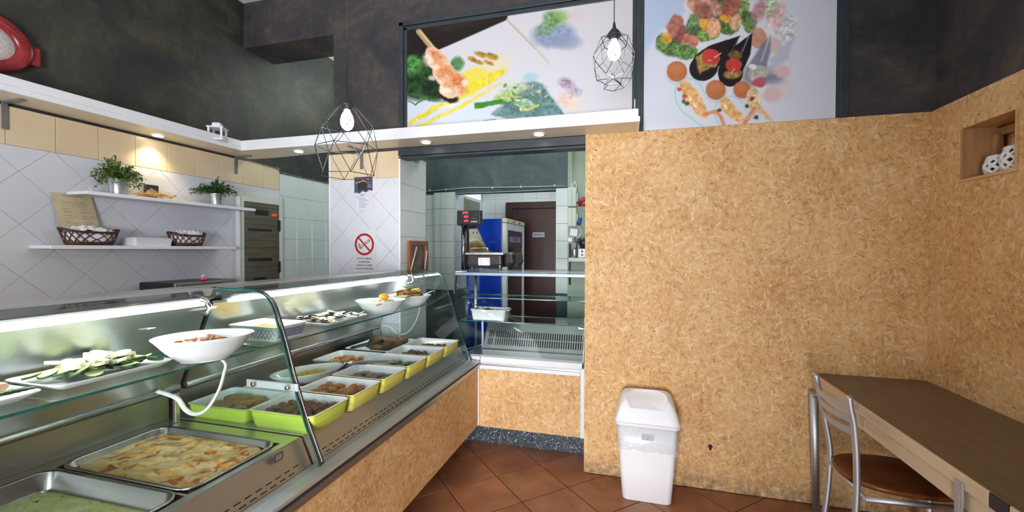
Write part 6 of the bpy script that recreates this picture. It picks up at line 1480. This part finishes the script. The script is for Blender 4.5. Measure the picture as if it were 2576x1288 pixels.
for f_ in [1, .995, .987, .977]+[.965-.0331*k for k in range(29)]:
    r0 = rrect(-.181*f_, .181*f_, -.143*f_, .143*f_, 0, .042*f_+.02*(1-f_)*f_, 12)
    lrings.append([(x, y, .464+(lidz(x, y)-.464)*(1-f_**14)+(dish(x, y)-.003 if ((x-FX)/FRX)**2+((y-FY)/FRY)**2 < 1.03 else 0)) for x, y, _ in r0])
lid.loft(lrings[:6], 0, False, False, False)
lid.loft(lrings[5:], 0, False, True, True)
part('lid', lid, PLASTIC, bn, True)
fl_ = MB(); rings = []
for f_ in (.985, .96, .9, .8, .65, .5, .3, .1):
    rings.append([(FX+FRX*f_*math.cos(2*pi*k/48), FY+FRY*f_*math.sin(2*pi*k/48), lidz(FX+FRX*f_*math.cos(2*pi*k/48), FY+FRY*f_*math.sin(2*pi*k/48))+dish(FX+FRX*f_*math.cos(2*pi*k/48), FY+FRY*f_*math.sin(2*pi*k/48))) for k in range(48)])
fl_.loft(rings, 0, False, True, True)
part('swing_flap', fl_, PLASTIC, bn, True)

# ================================================================ wall table on the right
TT = pm('brown_laminate', srgb(112, 94, 72), srgb(98, 82, 62), 5, .4, stretch=(8, 1, 8), world=True)
EDGE = wood('pale_edge_board', srgb(206, 180, 148), srgb(216, 194, 164), 1, .5, 12)
tb = thing('wall_table', 'long brown topped counter table with pale wooden edge along the right wall', 'table', (1.27, 1.3, 0))
part('top', MB().box((1.006, -.6, .722), (1.527, 2.80, .755), 0, .002), TT, tb)
part('edge_band', MB().box((1.0, 1.56, .708), (1.012, 2.80, .754), 0, .0015), EDGE, tb)
part('edge_band', MB().box((1.0, -.6, .708), (1.012, 1.485, .754), 0, .0015), EDGE, tb)
part('edge_cap', MB().box((1.001, 1.49, .71), (1.0115, 1.556, .752), 0, .001), BLACKP, tb)
part('apron', MB().box((1.012, -.6, .640), (1.032, 2.80, .709), 0, .0015), EDGE, tb)
part('wall_batten', MB().box((1.49, -.6, .66), (1.527, 2.80, .721), 0, .002), EDGE, tb)
for y in (2.30,):
    part('edge_clip', MB().box((.9965, y-.022, .722), (1.0, y+.022, .756), 0, .001), ALU, tb); part('edge_clip', MB().box((1.0085, y-.045, .655), (1.012, y-.0, .70), 0, .001), ALU, tb)
part('hanging_strut', MB().box((.994, 1.648, .30), (.9995, 1.682, .728), 0, .001).box((.9935, 1.660, .60), (.9942, 1.670, .69)), ALU, tb, kind='stuff')
part('table_leg', MB().tube([(.995, 2.72, .002), (.985, 2.72, .35), (.975, 2.72, .66)], [.017, .02, .022], 14), ALU, tb)
part('leg_flange', MB().box((.96, 2.69, .655), (1.012, 2.75, .665), 0, .002), ALU, tb)
part('table_leg', MB().tube([(1.40, 1.95, .002), (1.40, 1.95, .66)], .02, 12), ALU, tb)

# ================================================================ chair tucked under the table
ch = thing('cafe_chair', 'silver framed cafe chair with brown seat tucked under the wall table', 'chair', (1.0, 2.18, 0))
SEATW = wood('brown_seat_ply', srgb(104, 54, 26), srgb(120, 66, 34), 0, .35, 10)
def post(yc, sgn):
    if sgn < 0: return [(.848, yc, .862), (.853, yc, .82), (.866, yc, .75), (.875, yc, .64), (.879, yc, .52), (.877, yc, .42), (.870, yc, .25), (.858, yc, .004)]
    return [(.848, yc, .862), (.862, yc, .785), (.876, yc, .715), (.897, yc, .605), (.909, yc, .53), (.911, yc, .45), (.900, yc, .28), (.868, yc, .004)]
    return [(.845, yc, .862), (.862, yc-.004*sgn, .80), (.885, yc-.006*sgn, .70), (.905, yc-.006*sgn, .56), (.91, yc-.004*sgn, .46), (.902, yc, .30), (.88, yc+.004*sgn, .14), (.852, yc+.01*sgn, .004)]
ya, yb = 2.345, 2.02
for yc, sgn in ((ya, 1), (yb, -1)):
    pts_ = [Vector(p) for p in post(yc, sgn)]
    pth = []
    for i_ in range(len(pts_)-1):
        a, b, c, d = pts_[max(i_-1, 0)], pts_[i_], pts_[i_+1], pts_[min(i_+2, len(pts_)-1)]
        for k in range(4):
            u = k/4; pth.append(.5*((2*b)+(c-a)*u+(2*a-5*b+4*c-d)*u*u+(3*b-a-3*c+d)*u**3))
    pth.append(pts_[-1])
    part('back_leg', MB().tube(pth, .0145, 12, flat=(1, .8)), ALU, ch)
    part('post_cap', MB().blob((.843, yc, .864), (.0145, .0145, .005), 1, 0, 2), ALU, ch)
for zc_, xo in ((.815, .858), (.765, .872), (.712, .882)):
    mb = MB(); inner, outer = [], []
    for k in range(13):
        u = k/12; bow = -.04*math.sin(pi*u); inner.append((xo+bow, ya+(yb-ya)*u)); 
    vs = []
    for (x, y) in inner: vs += [(x-.003, y, zc_-.014), (x+.003, y, zc_-.014), (x+.003-.004, y, zc_+.014), (x-.003-.004, y, zc_+.014)]
    mb.loft([vs[4*k:4*k+4] for k in range(13)], 0, True, True)
    part('back_slat', mb, ALU, ch)
def seat_ring(z, s_): 
    out = []
    for k in range(40):
        a = 2*pi*k/40; cx, sy = math.cos(a), math.sin(a)
        e = 2.6
        r_ = (abs(cx)**e+abs(sy)**e)**(-1/e); out.append((1.095+.207*s_*r_*cx, 2.225+.176*s_*r_*sy*(1+.06*cx), z))
    return out
part('seat', MB().loft([seat_ring(.467, .95), seat_ring(.469, .99), seat_ring(.480, 1.0), seat_ring(.486, .99), seat_ring(.488, .96), seat_ring(.482, .5), seat_ring(.480, .1)], 0, True, True, True), SEATW, ch)
part('seat_rail', MB().tube([(.905, ya, .456), (1.28, ya-.03, .456)], .011, 10), ALU, ch); part('seat_rail', MB().tube([(.905, yb, .456), (1.28, yb+.03, .456)], .011, 10), ALU, ch)
part('cross_rail', MB().tube([(.91, ya, .456), (.91, yb, .456)], .010, 10), ALU, ch)
for yc in (ya-.03, yb+.03): part('front_leg', MB().tube([(1.275, yc, .456), (1.285, yc, .2), (1.30, yc, .004)], .0135, 12), ALU, ch)

# ================================================================ ornaments in the niche
def openwork(label, c, rx, ry, h, n, seed):
    t = thing('openwork_ornament', label, 'ornament', c)
    mb = MB()
    def P_(a, u):
        w_ = .72+.28*math.sin(pi*(.12+.8*u)); return (rx*w_*math.cos(a), ry*w_*math.sin(a), .008+(h-.022)*u)
    for dr_ in (1, -1):
        for k in range(n):
            mb.tube([P_(2*pi*(k/n+dr_*s_/8*.28), s_/8) for s_ in range(9)], .0075, 6, cap=False)
    part('lattice', mb, CERAMIC, t, True, kind='stuff')
    def rr_(s_, z): return [(rx*s_*math.cos(2*pi*k/28), ry*s_*math.sin(2*pi*k/28), z) for k in range(28)]
    part('foot', MB().loft([rr_(.8, 0), rr_(.84, .004), rr_(.84, .012), rr_(.7, .014)], 0, True, True, True), CERAMIC, t, True)
    part('rim', MB().loft([rr_(.78, h-.018), rr_(.9, h-.016), rr_(.93, h-.008), rr_(.86, h), rr_(.62, h), rr_(.6, h-.012)], 0, False, False, True), CERAMIC, t, True)
    part('liner', MB().loft([rr_(.6, .014), rr_(.62, h-.012)], 0, True, False, True), pm('plum_liner', srgb(74, 44, 56), None, 10, .4), t, True)
openwork('smaller white openwork ceramic pot at the left of the niche', (1.60, 2.465, nz0+.0005), .045, .05, .088, 7, 1)
openwork('larger white openwork ceramic pot at the right of the niche', (1.60, 2.355, nz0+.0005), .056, .058, .108, 8, 2)
